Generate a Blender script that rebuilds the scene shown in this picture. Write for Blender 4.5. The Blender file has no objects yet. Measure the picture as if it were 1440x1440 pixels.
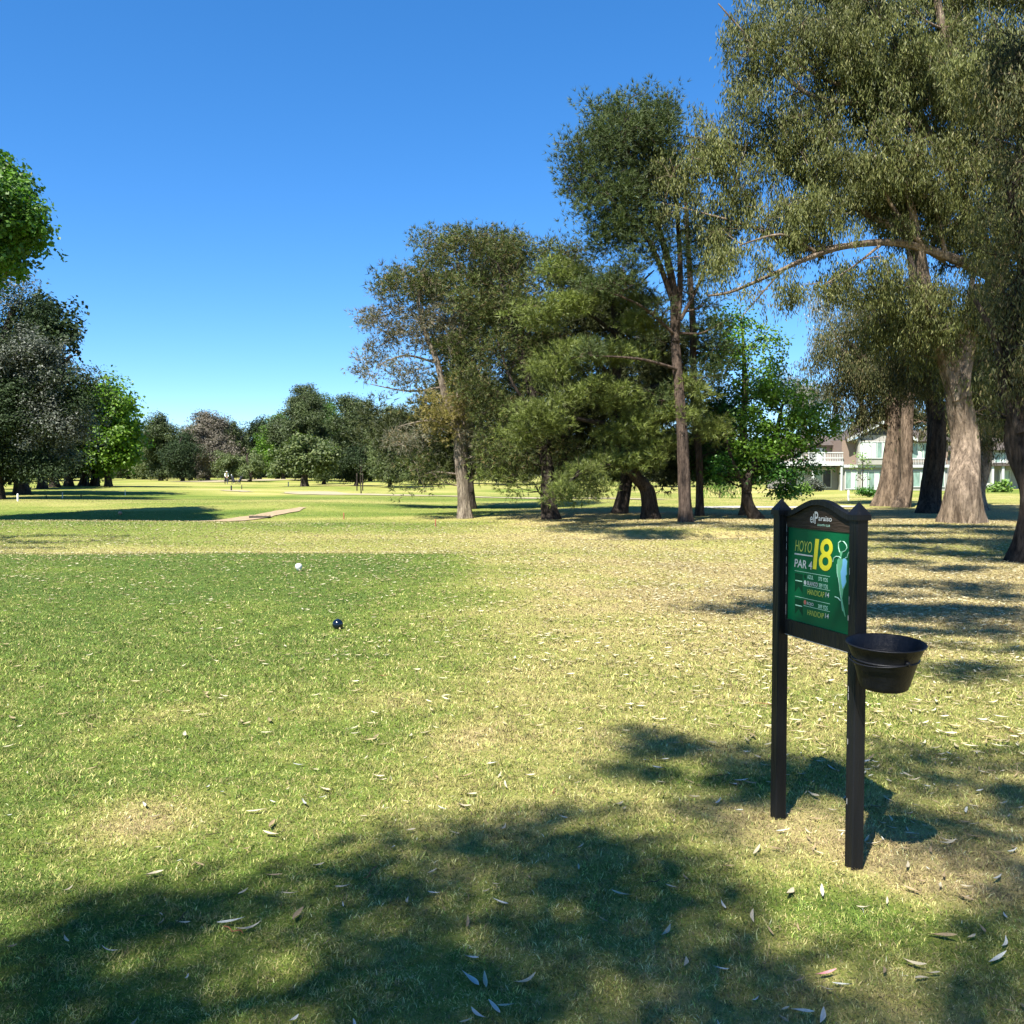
import bpy, math, random
import numpy as np
from mathutils import Vector, Matrix
R = math.radians
random.seed(7)
scene = bpy.context.scene
COL = scene.collection
F = 1330.0; CX = 720.0; CY = 720.0; CAMZ = 1.6
PITCH = math.atan(52 / F)
SUN_EL = R(54.0); SH = np.array([0.475, 0.880])          # horizontal direction the shadows fall
SL = 1 / math.tan(SUN_EL)

# ------------------------------------------------------------------ helpers
def ray(px, py):
    dx = (px - CX) / F; dz = (CY - py) / F
    return np.array([dx, math.cos(PITCH) + math.sin(PITCH) * dz, -math.sin(PITCH) + math.cos(PITCH) * dz])
def W(px, py, Y):
    d = ray(px, py); t = Y / d[1]
    return np.array([0, 0, CAMZ]) + d * t

def sig(v): return 1 / (1 + np.exp(-np.clip(v, -40, 40)))
def sstep(a, b, v):
    t = np.clip((v - a) / (b - a), 0, 1); return t * t * (3 - 2 * t)
def _hash(ix, iy, s):
    n = (ix * 374761393 + iy * 668265263 + s * 974634777) & 0x7fffffff
    n = ((n ^ (n >> 13)) * 1274126177) & 0x7fffffff
    return ((n ^ (n >> 16)) & 0xffff) / 65535.0
def vnoise(x, y, s=0):
    x = np.asarray(x, float); y = np.asarray(y, float)
    ix = np.floor(x).astype(np.int64); iy = np.floor(y).astype(np.int64)
    fx = x - ix; fy = y - iy
    fx = fx * fx * (3 - 2 * fx); fy = fy * fy * (3 - 2 * fy)
    a = _hash(ix, iy, s); b = _hash(ix + 1, iy, s); c = _hash(ix, iy + 1, s); d = _hash(ix + 1, iy + 1, s)
    return (a * (1 - fx) + b * fx) * (1 - fy) + (c * (1 - fx) + d * fx) * fy
def fbm(x, y, s=0, o=3):
    t = 0; a = .5; k = 0
    for i in range(o):
        t = t + a * vnoise(x * 2 ** i, y * 2 ** i, s + i * 17); k += a; a *= .5
    return t / k

def height(x, y):
    x = np.asarray(x, float); y = np.asarray(y, float)
    h = -0.14 * sstep(18.8, 21.5, y) * sig((1.5 - x) / 1.5)
    left = sig((-8.5 - x) / 1.6)
    h = h + 0.20 * np.exp(-((y - 31) / 4.5) ** 2) * left
    h = h - 0.12 * np.exp(-((y - 37) / 2.6) ** 2) * left + 0.30 * np.exp(-((y - 48) / 6) ** 2) * sig((-9.5 - x) / 2)
    h = h - 0.42 * np.exp(-((y - 26.3 - 0.10 * (x - 4)) / 1.0) ** 2) * sstep(.8, 3.4, x) * (1 - sstep(6, 9, x))
    h = h + (fbm(x / 19, y / 19, 5, 2) - .5) * 0.55 * sstep(24, 60, y)
    h = h + (fbm(x / 3.1, y / 3.1, 9, 2) - .5) * 0.05 * sstep(6, 22, np.hypot(x, y))
    h = h - 0.20 * sstep(.6, 5, x) * sstep(9, 14, y) * (1 - sstep(20, 27, y))
    h = h + 0.9 * sstep(58, 155, y) * sig((9 - x) / 7) + .15 * sstep(120, 200, y) * sig((x - 9) / 7)
    h = h + 0.35 * np.exp(-((x + 55) / 26) ** 2 - ((y - 92) / 24) ** 2)
    return h
def hz(x, y): return float(height(x, y))
def ground_at(px, py):
    d = ray(px, py)
    t = 2.0; prev = t
    while t < 900:
        p = np.array([0, 0, CAMZ]) + d * t
        if p[2] <= hz(p[0], p[1]): break
        prev = t; t *= 1.01
    a, b = prev, t
    for _ in range(20):
        m = (a + b) / 2; p = np.array([0, 0, CAMZ]) + d * m
        if p[2] <= hz(p[0], p[1]): b = m
        else: a = m
    p = np.array([0, 0, CAMZ]) + d * b
    p[2] = hz(p[0], p[1]); return p
def onground(px, Y):
    x = (px - CX) / F * Y * (math.cos(PITCH)); return np.array([x, Y, hz(x, Y)])

def dryness(x, y):
    """0 = lush green, 1 = straw; the mown zones of the course"""
    n = fbm(x / 1.6, y / 1.6, 21, 3); n2 = fbm(x / .42, y / .42, 33, 2); n3 = fbm(x / 6, y / 4, 41, 3)
    edge = -1.0 - .25 * sstep(3, 19, y) + (n - .5) * 2.2
    rightside = sig((x - edge) / .7)
    d = .20 + .48 * rightside + .16 * sstep(7, 11, y) * rightside + .20 * np.exp(-((x - .1) / 1.0) ** 2 - ((y - 6.2) / 2.2) ** 2) + .34 * sstep(2.2, 5, x) * sstep(8, 10.5, y) * (1 - sstep(17, 22, y)) + .3 * sstep(1.9, 2.4, x) * (1 - sstep(4.8, 5.6, y))
    d = d + (n - .5) * .55 + (n2 - .5) * .40
    tee = (1 - sstep(19.0, 19.25, y - .35 * vnoise(x / 2.0, y * 0, 3))) * (1 - rightside)
    d = d * (1 - tee) + (.19 + (n - .5) * .30 + (n2 - .5) * .3) * tee
    d = d - .18 * tee * sstep(10, 13, y)
    rough = sstep(19.0, 19.3, y - .35 * vnoise(x / 2.0, y * 0, 3)) * (1 - sstep(27, 33, y + 6 * (n3 - .5))) * (1 - .35 * sstep(3, 8, x))
    d = d * (1 - rough) + rough * (.64 + (n3 - .5) * .7 + .12 * sstep(-1, 3, x) - .28 * sig((-7.5 - x) / 1.2) * sstep(21, 24, y) + .12 * (1 - sstep(19, 21, y)))
    far = sstep(30, 36, y + 5 * (n3 - .5)) * (1 - .6 * sstep(7, 12, x) * (1 - sstep(60, 75, y)))
    d = d * (1 - far) + far * (.46 + (n3 - .5) * .7 + (fbm(x / 22, y / 5, 71, 2) - .5) * .5 + .40 * sig((x + 9) / 2) * np.exp(-((y - 37) / 3.2) ** 2) + .22 * sstep(60, 90, y) * n)
    # worn spots
    for (cx, cy, r, a) in [(-1.72, 4.35, .30, .6), (-2.3, 6.3, .45, .3), (-.17, 5.8, .28, .55), (1.32, 3.95, .38, .55), (1.15, 4.4, .3, .5), (-.95, 6.6, .5, .25), (4.2, 13.2, 1.6, .6), (2.3, 12.0, 1.2, .35), (1.75, 3.75, .35, .4)]:
        d = d + a * np.exp(-(((x - cx) / r) ** 2 + ((y - cy) / r) ** 2)) * (.6 + .8 * n2)
    d = d + .55 * np.exp(-((y - 26.3 - 0.10 * (x - 4)) / 1.2) ** 2) * sstep(.8, 3.4, x) * (1 - sstep(6, 9, x)) + .35 * sstep(30, 33, y) * (1 - sstep(42, 50, y)) * sstep(-1.5, 1, x)  # browns the ditch: bare soil, also standing in for the shade in it
    # lush patch by the sign foot
    for (cx, cy, r, a) in [(1.25, 3.45, .42, .5), (1.75, 3.1, .35, .4), (1.2, 4.75, .4, .35), (.7, 3.6, .5, .25)]:
        d = d - a * np.exp(-(((x - cx) / r) ** 2 + ((y - cy) / r) ** 2))
    return np.clip(d, 0, 1.15)

class MB:
    def __init__(s): s.v = []; s.f = []; s.m = []; s.n = 0; s.sm = []
    def add(s, v, f, mat=0, smooth=True):
        v = np.asarray(v, float).reshape(-1, 3)
        if isinstance(f, np.ndarray): s.f.append(f + s.n); s.m.append(np.full(len(f), mat)); s.sm.append(np.full(len(f), smooth))
        else:
            by = {}
            for q in f: by.setdefault(len(q), []).append(q)
            for k, a in by.items():
                s.f.append(np.array(a) + s.n); s.m.append(np.full(len(a), mat)); s.sm.append(np.full(len(a), smooth))
        s.v.append(v); s.n += len(v); return s
    def box(s, x0, x1, y0, y1, z0, z1, mat=0):
        v = [(x0, y0, z0), (x1, y0, z0), (x1, y1, z0), (x0, y1, z0), (x0, y0, z1), (x1, y0, z1), (x1, y1, z1), (x0, y1, z1)]
        return s.add(v, [(0, 3, 2, 1), (4, 5, 6, 7), (0, 1, 5, 4), (1, 2, 6, 5), (2, 3, 7, 6), (3, 0, 4, 7)], mat, False)
    def prism(s, poly, y0, y1, mat=0):          # poly in (x,z), extruded along y
        n = len(poly); v = [(p[0], y0, p[1]) for p in poly] + [(p[0], y1, p[1]) for p in poly]
        f = [tuple(range(n)), tuple(range(2 * n - 1, n - 1, -1))] + [(i, i + n, (i + 1) % n + n, (i + 1) % n) for i in range(n)]
        return s.add(v, f, mat, False)
    def tube(s, P, rad, sides=6, mat=0, rough=0, seed=0, cap=True):
        P = np.asarray(P, float); n = len(P); rad = np.broadcast_to(np.asarray(rad, float), (n,))
        T = np.gradient(P, axis=0); T = (T + np.roll(T, 1, 0) * (np.arange(n) > 0)[:, None] + np.roll(T, -1, 0) * (np.arange(n) < n - 1)[:, None]); T /= np.linalg.norm(T, axis=1)[:, None] + 1e-9
        ref = np.array([0, 0, 1.]) if abs(T[0, 2]) < .9 else np.array([1., 0, 0])
        A = np.cross(T, ref); A /= np.linalg.norm(A, axis=1)[:, None] + 1e-9
        B = np.cross(T, A)
        ang = np.linspace(0, 2 * np.pi, sides, endpoint=False)
        rr = np.ones((n, sides))
        if rough:
            gx = np.cos(ang)[None, :] * 3.1 + 10 + .20 * P[:, 2:3]; gy = np.sin(ang)[None, :] * 3.1 + 10 + .34 * P[:, 2:3]
            rr = 1 + rough * 2 * (fbm(gx, gy, seed, 4) - .5)
        c = np.cos(ang)[None, :, None]; d = np.sin(ang)[None, :, None]
        v = P[:, None, :] + (rad[:, None] * rr)[:, :, None] * (A[:, None, :] * c + B[:, None, :] * d)
        i = np.arange(n - 1)[:, None] * sides; j = np.arange(sides)[None, :]; k = (j + 1) % sides
        q = np.stack([i + j, i + k, i + sides + k, i + sides + j], -1).reshape(-1, 4)
        s.add(v.reshape(-1, 3), q, mat, True)
        if cap and sides > 4: s.add(v[-1], [tuple(range(sides))], mat, True)
        return s
    def lathe(s, prof, sides=24, mat=0, c=(0, 0, 0), smooth=True):
        ang = np.linspace(0, 2 * np.pi, sides, endpoint=False); prof = np.array(prof, float); n = len(prof)
        v = np.stack([prof[:, 0:1] * np.cos(ang) + c[0], prof[:, 0:1] * np.sin(ang) + c[1], prof[:, 1:2] + 0 * ang + c[2]], -1)
        i = np.arange(n - 1)[:, None] * sides; j = np.arange(sides)[None, :]; k = (j + 1) % sides
        q = np.stack([i + j, i + k, i + sides + k, i + sides + j], -1).reshape(-1, 4)
        return s.add(v.reshape(-1, 3), q, mat, smooth)
    def build(s, name, mats, parent=None, loc=None, origin=None):
        me = bpy.data.meshes.new(name); V = np.concatenate(s.v)
        if origin is not None: V = V - np.asarray(origin)
        tot = np.concatenate([np.full(len(f), f.shape[1]) for f in s.f]); lp = np.concatenate([f.ravel() for f in s.f])
        me.vertices.add(len(V)); me.vertices.foreach_set('co', V.ravel().astype(np.float32))
        me.loops.add(len(lp)); me.loops.foreach_set('vertex_index', lp.astype(np.int32))
        me.polygons.add(len(tot)); st = np.concatenate([[0], np.cumsum(tot)[:-1]])
        me.polygons.foreach_set('loop_start', st.astype(np.int32)); me.polygons.foreach_set('loop_total', tot.astype(np.int32))
        for m in (mats if isinstance(mats, (list, tuple)) else [mats]): me.materials.append(m)
        me.polygons.foreach_set('material_index', np.concatenate(s.m).astype(np.int32))
        me.polygons.foreach_set('use_smooth', np.concatenate(s.sm).astype(bool))
        me.update(calc_edges=True)
        o = bpy.data.objects.new(name, me); COL.objects.link(o)
        if parent is not None: o.parent = parent
        if loc is not None: o.location = loc
        elif origin is not None: o.location = origin
        return o

def tag(o, label=None, cat=None, group=None, kind=None):
    if label: o['label'] = label
    if cat: o['category'] = cat
    if group: o['group'] = group
    if kind: o['kind'] = kind
    return o
def empty(name, loc=(0, 0, 0), rz=0, label=None, cat=None, group=None):
    o = bpy.data.objects.new(name, None); COL.objects.link(o); o.empty_display_size = .3
    o.location = loc; o.rotation_euler = (0, 0, rz); return tag(o, label, cat, group)

# ------------------------------------------------------------------ materials
def newmat(name):
    m = bpy.data.materials.new(name); m.use_nodes = True; nt = m.node_tree; nt.nodes.clear()
    out = nt.nodes.new('ShaderNodeOutputMaterial'); return m, nt, out
def N(nt, t, **k):
    n = nt.nodes.new(t)
    for a, b in k.items(): setattr(n, a, b)
    return n
def ramp(nt, src, stops):
    r = N(nt, 'ShaderNodeValToRGB'); e = r.color_ramp.elements
    while len(e) < len(stops): e.new(.5)
    for i, (p, c) in enumerate(stops): e[i].position = p; e[i].color = (*c, 1)
    nt.links.new(src, r.inputs[0]); return r.outputs[0]
def plain(name, col, rough=.6, var=.15, scale=8, spec=.5, bump=.0, stretch=(1, 1, 1), metal=0, bscale=None):
    m, nt, out = newmat(name); L = nt.links.new
    tc = N(nt, 'ShaderNodeTexCoord'); mp = N(nt, 'ShaderNodeMapping'); mp.inputs['Scale'].default_value = stretch
    L(tc.outputs['Object'], mp.inputs[0]); no = N(nt, 'ShaderNodeTexNoise'); no.inputs['Scale'].default_value = scale; no.inputs['Detail'].default_value = 6
    L(mp.outputs[0], no.inputs[0])
    c = ramp(nt, no.outputs[0], [(.3, tuple(v * (1 - var) for v in col)), (.7, tuple(min(1, v * (1 + var)) for v in col))])
    b = N(nt, 'ShaderNodeBsdfPrincipled'); L(c, b.inputs['Base Color']); b.inputs['Roughness'].default_value = rough
    b.inputs['Specular IOR Level'].default_value = spec; b.inputs['Metallic'].default_value = metal
    if bump:
        bp = N(nt, 'ShaderNodeBump'); bp.inputs['Strength'].default_value = bump; bp.inputs['Distance'].default_value = .02
        n2 = N(nt, 'ShaderNodeTexNoise'); n2.inputs['Scale'].default_value = bscale or scale * 3; n2.inputs['Detail'].default_value = 8; L(mp.outputs[0], n2.inputs[0])
        L(n2.outputs[0], bp.inputs['Height']); L(bp.outputs[0], b.inputs['Normal'])
    L(b.outputs[0], out.inputs[0]); return m
def leafmat(name, c1, c2, trans=.28, rough=.5, spec=.35, c3=None, p3=.0, tcol=None):
    m, nt, out = newmat(name); L = nt.links.new
    g = N(nt, 'ShaderNodeNewGeometry')
    stops = [(0, c1), (.75, c2)]
    if c3: stops = [(0, c1), (1 - p3 - .05, c2), (1 - p3 + .02, c3)]
    c = ramp(nt, g.outputs['Random Per Island'], stops)
    tc = N(nt, 'ShaderNodeTexCoord'); no = N(nt, 'ShaderNodeTexNoise'); no.inputs['Scale'].default_value = .55; no.inputs['Detail'].default_value = 3
    L(tc.outputs['Object'], no.inputs[0]); mr = N(nt, 'ShaderNodeMapRange'); mr.inputs['From Min'].default_value = .3; mr.inputs['From Max'].default_value = .7
    mr.inputs['To Min'].default_value = .72; mr.inputs['To Max'].default_value = 1.3; L(no.outputs[0], mr.inputs[0])
    mx = N(nt, 'ShaderNodeVectorMath', operation='SCALE'); L(c, mx.inputs[0]); L(mr.outputs[0], mx.inputs['Scale'])
    b = N(nt, 'ShaderNodeBsdfPrincipled'); L(mx.outputs[0], b.inputs['Base Color']); b.inputs['Roughness'].default_value = rough; b.inputs['Specular IOR Level'].default_value = spec
    t = N(nt, 'ShaderNodeBsdfTranslucent')
    m2 = N(nt, 'ShaderNodeVectorMath', operation='MULTIPLY'); L(mx.outputs[0], m2.inputs[0]); m2.inputs[1].default_value = tcol or (1.1, 1.5, .5); L(m2.outputs[0], t.inputs[0])
    ms = N(nt, 'ShaderNodeMixShader'); ms.inputs[0].default_value = trans; L(b.outputs[0], ms.inputs[1]); L(t.outputs[0], ms.inputs[2])
    L(ms.outputs[0], out.inputs[0]); return m
def barkmat(name, dark, light, scale=2.2, bump=.8, thr=.5):
    m, nt, out = newmat(name); L = nt.links.new
    tc = N(nt, 'ShaderNodeTexCoord'); mp = N(nt, 'ShaderNodeMapping'); mp.inputs['Scale'].default_value = (1, 1, .22)
    L(tc.outputs['Object'], mp.inputs[0])
    a = N(nt, 'ShaderNodeTexNoise'); a.inputs['Scale'].default_value = scale * 2; a.inputs['Detail'].default_value = 9; a.inputs['Roughness'].default_value = .7; L(mp.outputs[0], a.inputs[0])
    v = N(nt, 'ShaderNodeTexNoise'); v.inputs['Scale'].default_value = scale * 7; v.inputs['Detail'].default_value = 8; v.inputs['Roughness'].default_value = .75; L(mp.outputs[0], v.inputs[0])
    mid = tuple((x + y) / 2 for x, y in zip(dark, light))
    c = ramp(nt, a.outputs[0], [(thr - .14, dark), (thr, mid), (thr + .12, light)])
    c2 = ramp(nt, v.outputs[0], [(.36, (.34, .31, .29)), (.50, (.9, .88, .86)), (.64, (1.2, 1.18, 1.14))])
    mx = N(nt, 'ShaderNodeVectorMath', operation='MULTIPLY'); L(c, mx.inputs[0]); L(c2, mx.inputs[1])
    b = N(nt, 'ShaderNodeBsdfPrincipled'); L(mx.outputs[0], b.inputs['Base Color']); b.inputs['Roughness'].default_value = .9; b.inputs['Specular IOR Level'].default_value = .15
    bp = N(nt, 'ShaderNodeBump'); bp.inputs['Strength'].default_value = bump; bp.inputs['Distance'].default_value = .11; L(v.outputs[0], bp.inputs['Height']); L(bp.outputs[0], b.inputs['Normal'])
    L(b.outputs[0], out.inputs[0]); return m

GREEN = np.array([.118, .163, .025]); GREEN2 = np.array([.070, .122, .022]); STRAW = np.array([.37, .312, .122]); SOIL = np.array([.20, .145, .085])
def groundmat():
    m, nt, out = newmat('turf'); L = nt.links.new
    at = N(nt, 'ShaderNodeAttribute', attribute_name='dry')
    tc = N(nt, 'ShaderNodeTexCoord')
    def noise(sc, det, stretch=(1, 1, 1), rg=.6):
        mp = N(nt, 'ShaderNodeMapping'); mp.inputs['Scale'].default_value = stretch; L(tc.outputs['Object'], mp.inputs[0])
        n = N(nt, 'ShaderNodeTexNoise'); n.inputs['Scale'].default_value = sc; n.inputs['Detail'].default_value = det; n.inputs['Roughness'].default_value = rg
        L(mp.outputs[0], n.inputs[0]); return n.outputs[0]
    fine = noise(38, 8, (1, .8, 1), .8); mid = noise(5, 6, (1, 1, 1), .7); big = noise(.35, 4, (.4, 1.0, 1), .6)
    def madd(a, k, b):
        s = N(nt, 'ShaderNodeMath', operation='SUBTRACT'); L(a, s.inputs[0]); s.inputs[1].default_value = .5
        t = N(nt, 'ShaderNodeMath', operation='MULTIPLY_ADD'); L(s.outputs[0], t.inputs[0]); t.inputs[1].default_value = k; L(b, t.inputs[2]); return t.outputs[0]
    d = madd(fine, 1.5, at.outputs['Fac']); d = madd(mid, .8, d); d = madd(big, .7, d)
    c = ramp(nt, d, [(.0, tuple(GREEN2 * .85)), (.3, tuple(GREEN * 1.05)), (.62, (.25, .25, .065)), (.90, tuple(STRAW)), (1.0, tuple(STRAW * .62 + SOIL * .5))])
    b = N(nt, 'ShaderNodeBsdfPrincipled'); L(c, b.inputs['Base Color']); b.inputs['Roughness'].default_value = .95; b.inputs['Specular IOR Level'].default_value = .1
    bp = N(nt, 'ShaderNodeBump'); bp.inputs['Strength'].default_value = .7; bp.inputs['Distance'].default_value = .035; L(fine, bp.inputs['Height']); L(bp.outputs[0], b.inputs['Normal'])
    L(b.outputs[0], out.inputs[0]); return m
M = {}
M['turf'] = groundmat()
M['soil'] = plain('soil', tuple(SOIL), .95, .3, 30, .1, .5)
M['sand'] = plain('sand', (.31, .265, .17), .95, .15, 6, .1, .3)
M['pathdirt'] = plain('pathdirt', (.30, .225, .14), .95, .2, 4, .1, .3)
M['concrete'] = plain('concrete', (.38, .36, .31), .9, .12, 5, .2, .2)
M['blackpaint'] = plain('blackpaint', (.0055, .006, .007), .5, .35, 14, .22, .35, (1, 1, .15))
M['bucketpaint'] = plain('bucketpaint', (.007, .0075, .010), .5, .35, 20, .25, .15)
M['greenpanel'] = plain('greenpanel', (.001, .085, .030), .5, .10, 3, .12)
M['darkgreen'] = plain('darkgreen', (.001, .035, .014), .5, .05, 3, .12)
M['white'] = plain('white', (.44, .45, .43), .5, .05, 5, .3)  # dulled white; on the house trim this stands in for tree shade
M['yellow'] = plain('yellow', (.52, .47, .020), .45, .08, 8, .3)
M['lime'] = plain('lime', (.38, .43, .07), .45, .08, 8, .3)
M['pale'] = plain('pale', (.34, .58, .44), .45, .05, 5, .3)
M['mapgreen'] = plain('mapgreen', (.14, .42, .22), .45, .1, 9, .3)
M['mapblue'] = plain('mapblue', (.22, .55, .80), .45, .05, 5, .3)
M['reddot'] = plain('reddot', (.45, .12, .09), .5, .05, 5, .3)
M['brownwood'] = plain('brownwood', (.030, .021, .014), .6, .5, 6, .15, .4, (1.2, 1, 14))
M['chip'] = plain('chip', (.50, .48, .44), .8, .1, 20, .2)
M['bluepaint'] = plain('bluepaint', (.003, .007, .016), .18, .2, 8, .6)
M['whitepaint'] = plain('whitepaint', (.62, .61, .57), .35, .06, 9, .4)
M['orange'] = plain('orange', (.40, .22, .13), .6, .15, 8, .3)
M['post_wood'] = plain('post_wood', (.26, .10, .05), .8, .25, 12, .2, .3)
M['siding'] = plain('siding', (.21, .155, .12), .85, .12, 3, .2, .3, (1, 1, 12))
M['stucco'] = plain('stucco', (.30, .285, .25), .85, .06, 2, .2, .1)  # house wall albedo lowered in place of shade from trees
M['greywall'] = plain('greywall', (.28, .27, .25), .85, .08, 2, .2, .1)
M['roof'] = plain('roof', (.085, .07, .06), .85, .3, 3, .2, .5, (1, 1, 5))
M['glass'] = plain('glass', (.16, .24, .20), .12, .4, .9, .6, 0, (3, 1, 1))
M['curtain'] = plain('curtain', (.50, .58, .50), .8, .22, 2.2, .2, 0, (5, 1, .2))
M['darkroom'] = plain('darkroom', (.03, .03, .03), .5, .3, 2, .4)
M['skin'] = plain('skin', (.42, .24, .16), .6, .05, 9, .3)
M['shirt'] = plain('shirt', (.75, .75, .74), .8, .05, 9, .2)
M['darkcloth'] = plain('darkcloth', (.02, .022, .03), .8, .1, 9, .2)
M['rubber'] = plain('rubber', (.015, .015, .015), .7, .1, 9, .3)
M['steel'] = plain('steel', (.5, .5, .5), .35, .1, 9, .5, metal=.8)
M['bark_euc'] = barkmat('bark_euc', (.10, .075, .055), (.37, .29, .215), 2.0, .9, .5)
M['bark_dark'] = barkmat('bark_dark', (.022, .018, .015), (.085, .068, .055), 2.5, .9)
M['bark_grey'] = barkmat('bark_grey', (.085, .066, .05), (.33, .28, .22), 3.2, .8, .47)
M['bark_pine'] = barkmat('bark_pine', (.045, .034, .028), (.15, .11, .085), 3, .9)
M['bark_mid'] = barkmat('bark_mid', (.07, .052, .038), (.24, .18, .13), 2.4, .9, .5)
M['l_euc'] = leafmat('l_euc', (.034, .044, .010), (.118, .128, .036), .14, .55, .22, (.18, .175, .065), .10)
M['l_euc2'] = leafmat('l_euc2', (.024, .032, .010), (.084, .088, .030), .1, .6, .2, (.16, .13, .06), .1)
M['l_eucgrey'] = leafmat('l_eucgrey', (.09, .10, .07), (.20, .20, .15), .2, .4, .45)
M['l_pine'] = leafmat('l_pine', (.050, .072, .014), (.165, .195, .042), .14, .5, .35)
M['l_pinetop'] = leafmat('l_pinetop', (.022, .040, .012), (.086, .112, .036), .1, .55, .22)
M['l_cas'] = leafmat('l_cas', (.030, .044, .010), (.112, .138, .034), .12, .55, .3, (.17, .12, .05), .10)
M['l_casgrey'] = leafmat('l_casgrey', (.06, .064, .04), (.19, .185, .12), .12, .55, .3, (.20, .15, .08), .2)
M['l_casdark'] = leafmat('l_casdark', (.018, .025, .008), (.060, .070, .022), .1, .55, .3)
M['l_caswarm'] = leafmat('l_caswarm', (.13, .105, .032), (.27, .22, .075), .25, .55, .3)
M['l_maple'] = leafmat('l_maple', (.055, .120, .014), (.14, .245, .028), .38, .45, .4)
M['l_mapledark'] = leafmat('l_mapledark', (.024, .080, .012), (.065, .165, .022), .32, .45, .4)
M['l_bright'] = leafmat('l_bright', (.060, .125, .014), (.15, .25, .026), .35, .5, .35)
M['l_plane'] = leafmat('l_plane', (.038, .085, .014), (.10, .185, .026), .35, .5, .35)
M['l_silver'] = leafmat('l_silver', (.034, .044, .030), (.115, .125, .095), .15, .5, .35)
M['l_dark'] = leafmat('l_dark', (.010, .020, .008), (.036, .056, .020), .1, .6, .15)  # very dark foliage; on the left trees it also carries their shade
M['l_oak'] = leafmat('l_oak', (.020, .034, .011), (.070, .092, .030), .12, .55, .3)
M['l_olive'] = leafmat('l_olive', (.055, .080, .028), (.125, .150, .055), .25, .55, .3)
M['l_brown'] = leafmat('l_brown', (.085, .075, .055), (.15, .13, .10), .15, .6, .25)
M['l_bush'] = leafmat('l_bush', (.06, .12, .02), (.17, .27, .05), .3, .5, .3)
M['litter'] = leafmat('litter', (.22, .17, .085), (.42, .36, .20), .08, .6, .25, (.52, .48, .32), .2, (1, 1, .8))
def litter(name, c): return plain(name, c, .6, .16, 25, .25)
M['litpale'] = litter('litpale', (.42, .36, .24)); M['littan'] = litter('littan', (.27, .20, .11)); M['litgrey'] = litter('litgrey', (.42, .42, .36)); M['litpink'] = litter('litpink', (.46, .20, .20))

# ------------------------------------------------------------------ camera, light, sky
cam = bpy.data.cameras.new('camera'); co = bpy.data.objects.new('camera', cam); COL.objects.link(co)
cam.sensor_width = 36; cam.lens = 36 * F / 1440; cam.clip_end = 6000; cam.clip_start = .05
co.location = (0, 0, CAMZ); co.rotation_euler = (math.pi / 2 - PITCH, 0, 0); scene.camera = co
sun = bpy.data.lights.new('sun', 'SUN'); so = bpy.data.objects.new('sun', sun); COL.objects.link(so)
sun.energy = 5.0; sun.angle = R(.53); sun.color = (1, .955, .87)
S = Vector((SH[0] * math.cos(SUN_EL), SH[1] * math.cos(SUN_EL), -math.sin(SUN_EL))).normalized()
so.rotation_euler = S.to_track_quat('-Z', 'Y').to_euler(); so.location = (-20, -40, 60)
w = bpy.data.worlds.new('World'); scene.world = w; w.use_nodes = True; nt = w.node_tree
bg = nt.nodes['Background']; sky = nt.nodes.new('ShaderNodeTexSky'); sky.sky_type = 'NISHITA'; sky.sun_disc = False
sky.sun_elevation = SUN_EL; sky.sun_rotation = math.atan2(-SH[0], -SH[1]); sky.altitude = 3000; sky.air_density = 1.0; sky.dust_density = .0; sky.ozone_density = 5.0
hs = nt.nodes.new('ShaderNodeHueSaturation'); hs.inputs['Saturation'].default_value = 1.37; hs.inputs['Hue'].default_value = .504
gm = nt.nodes.new('ShaderNodeGamma'); gm.inputs[1].default_value = .8; nt.links.new(sky.outputs[0], gm.inputs[0]); nt.links.new(gm.outputs[0], hs.inputs['Color']); nt.links.new(hs.outputs[0], bg.inputs[0]); bg.inputs[1].default_value = .12
scene.view_settings.view_transform = 'Standard'; scene.view_settings.look = 'None'; scene.view_settings.exposure = 1.45; scene.view_settings.gamma = 1
scene.cycles.max_bounces = 6; scene.cycles.diffuse_bounces = 3; scene.cycles.transmission_bounces = 3; scene.cycles.transparent_max_bounces = 4

# ------------------------------------------------------------------ ground
def axis(c, a, lo, hi, n):
    t = np.linspace(math.asinh((lo - c) / a), math.asinh((hi - c) / a), n); return c + a * np.sinh(t)
gx = axis(0, 5, -1500, 1500, 520); gy = axis(6, 7, -300, 3000, 620)
X, Y = np.meshgrid(gx, gy); Z = height(X, Y)
V = np.stack([X, Y, Z], -1).reshape(-1, 3); nx = len(gx); i = np.arange(len(gy) - 1)[:, None] * nx; j = np.arange(nx - 1)[None, :]
Q = np.stack([i + j, i + j + 1, i + nx + j + 1, i + nx + j], -1).reshape(-1, 4)
mb = MB(); mb.add(V, Q, 0, True); g = mb.build('ground', M['turf']); tag(g, kind='structure')
at = g.data.attributes.new('dry', 'FLOAT', 'POINT'); at.data.foreach_set('value', dryness(X, Y).ravel().astype(np.float32))

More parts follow.
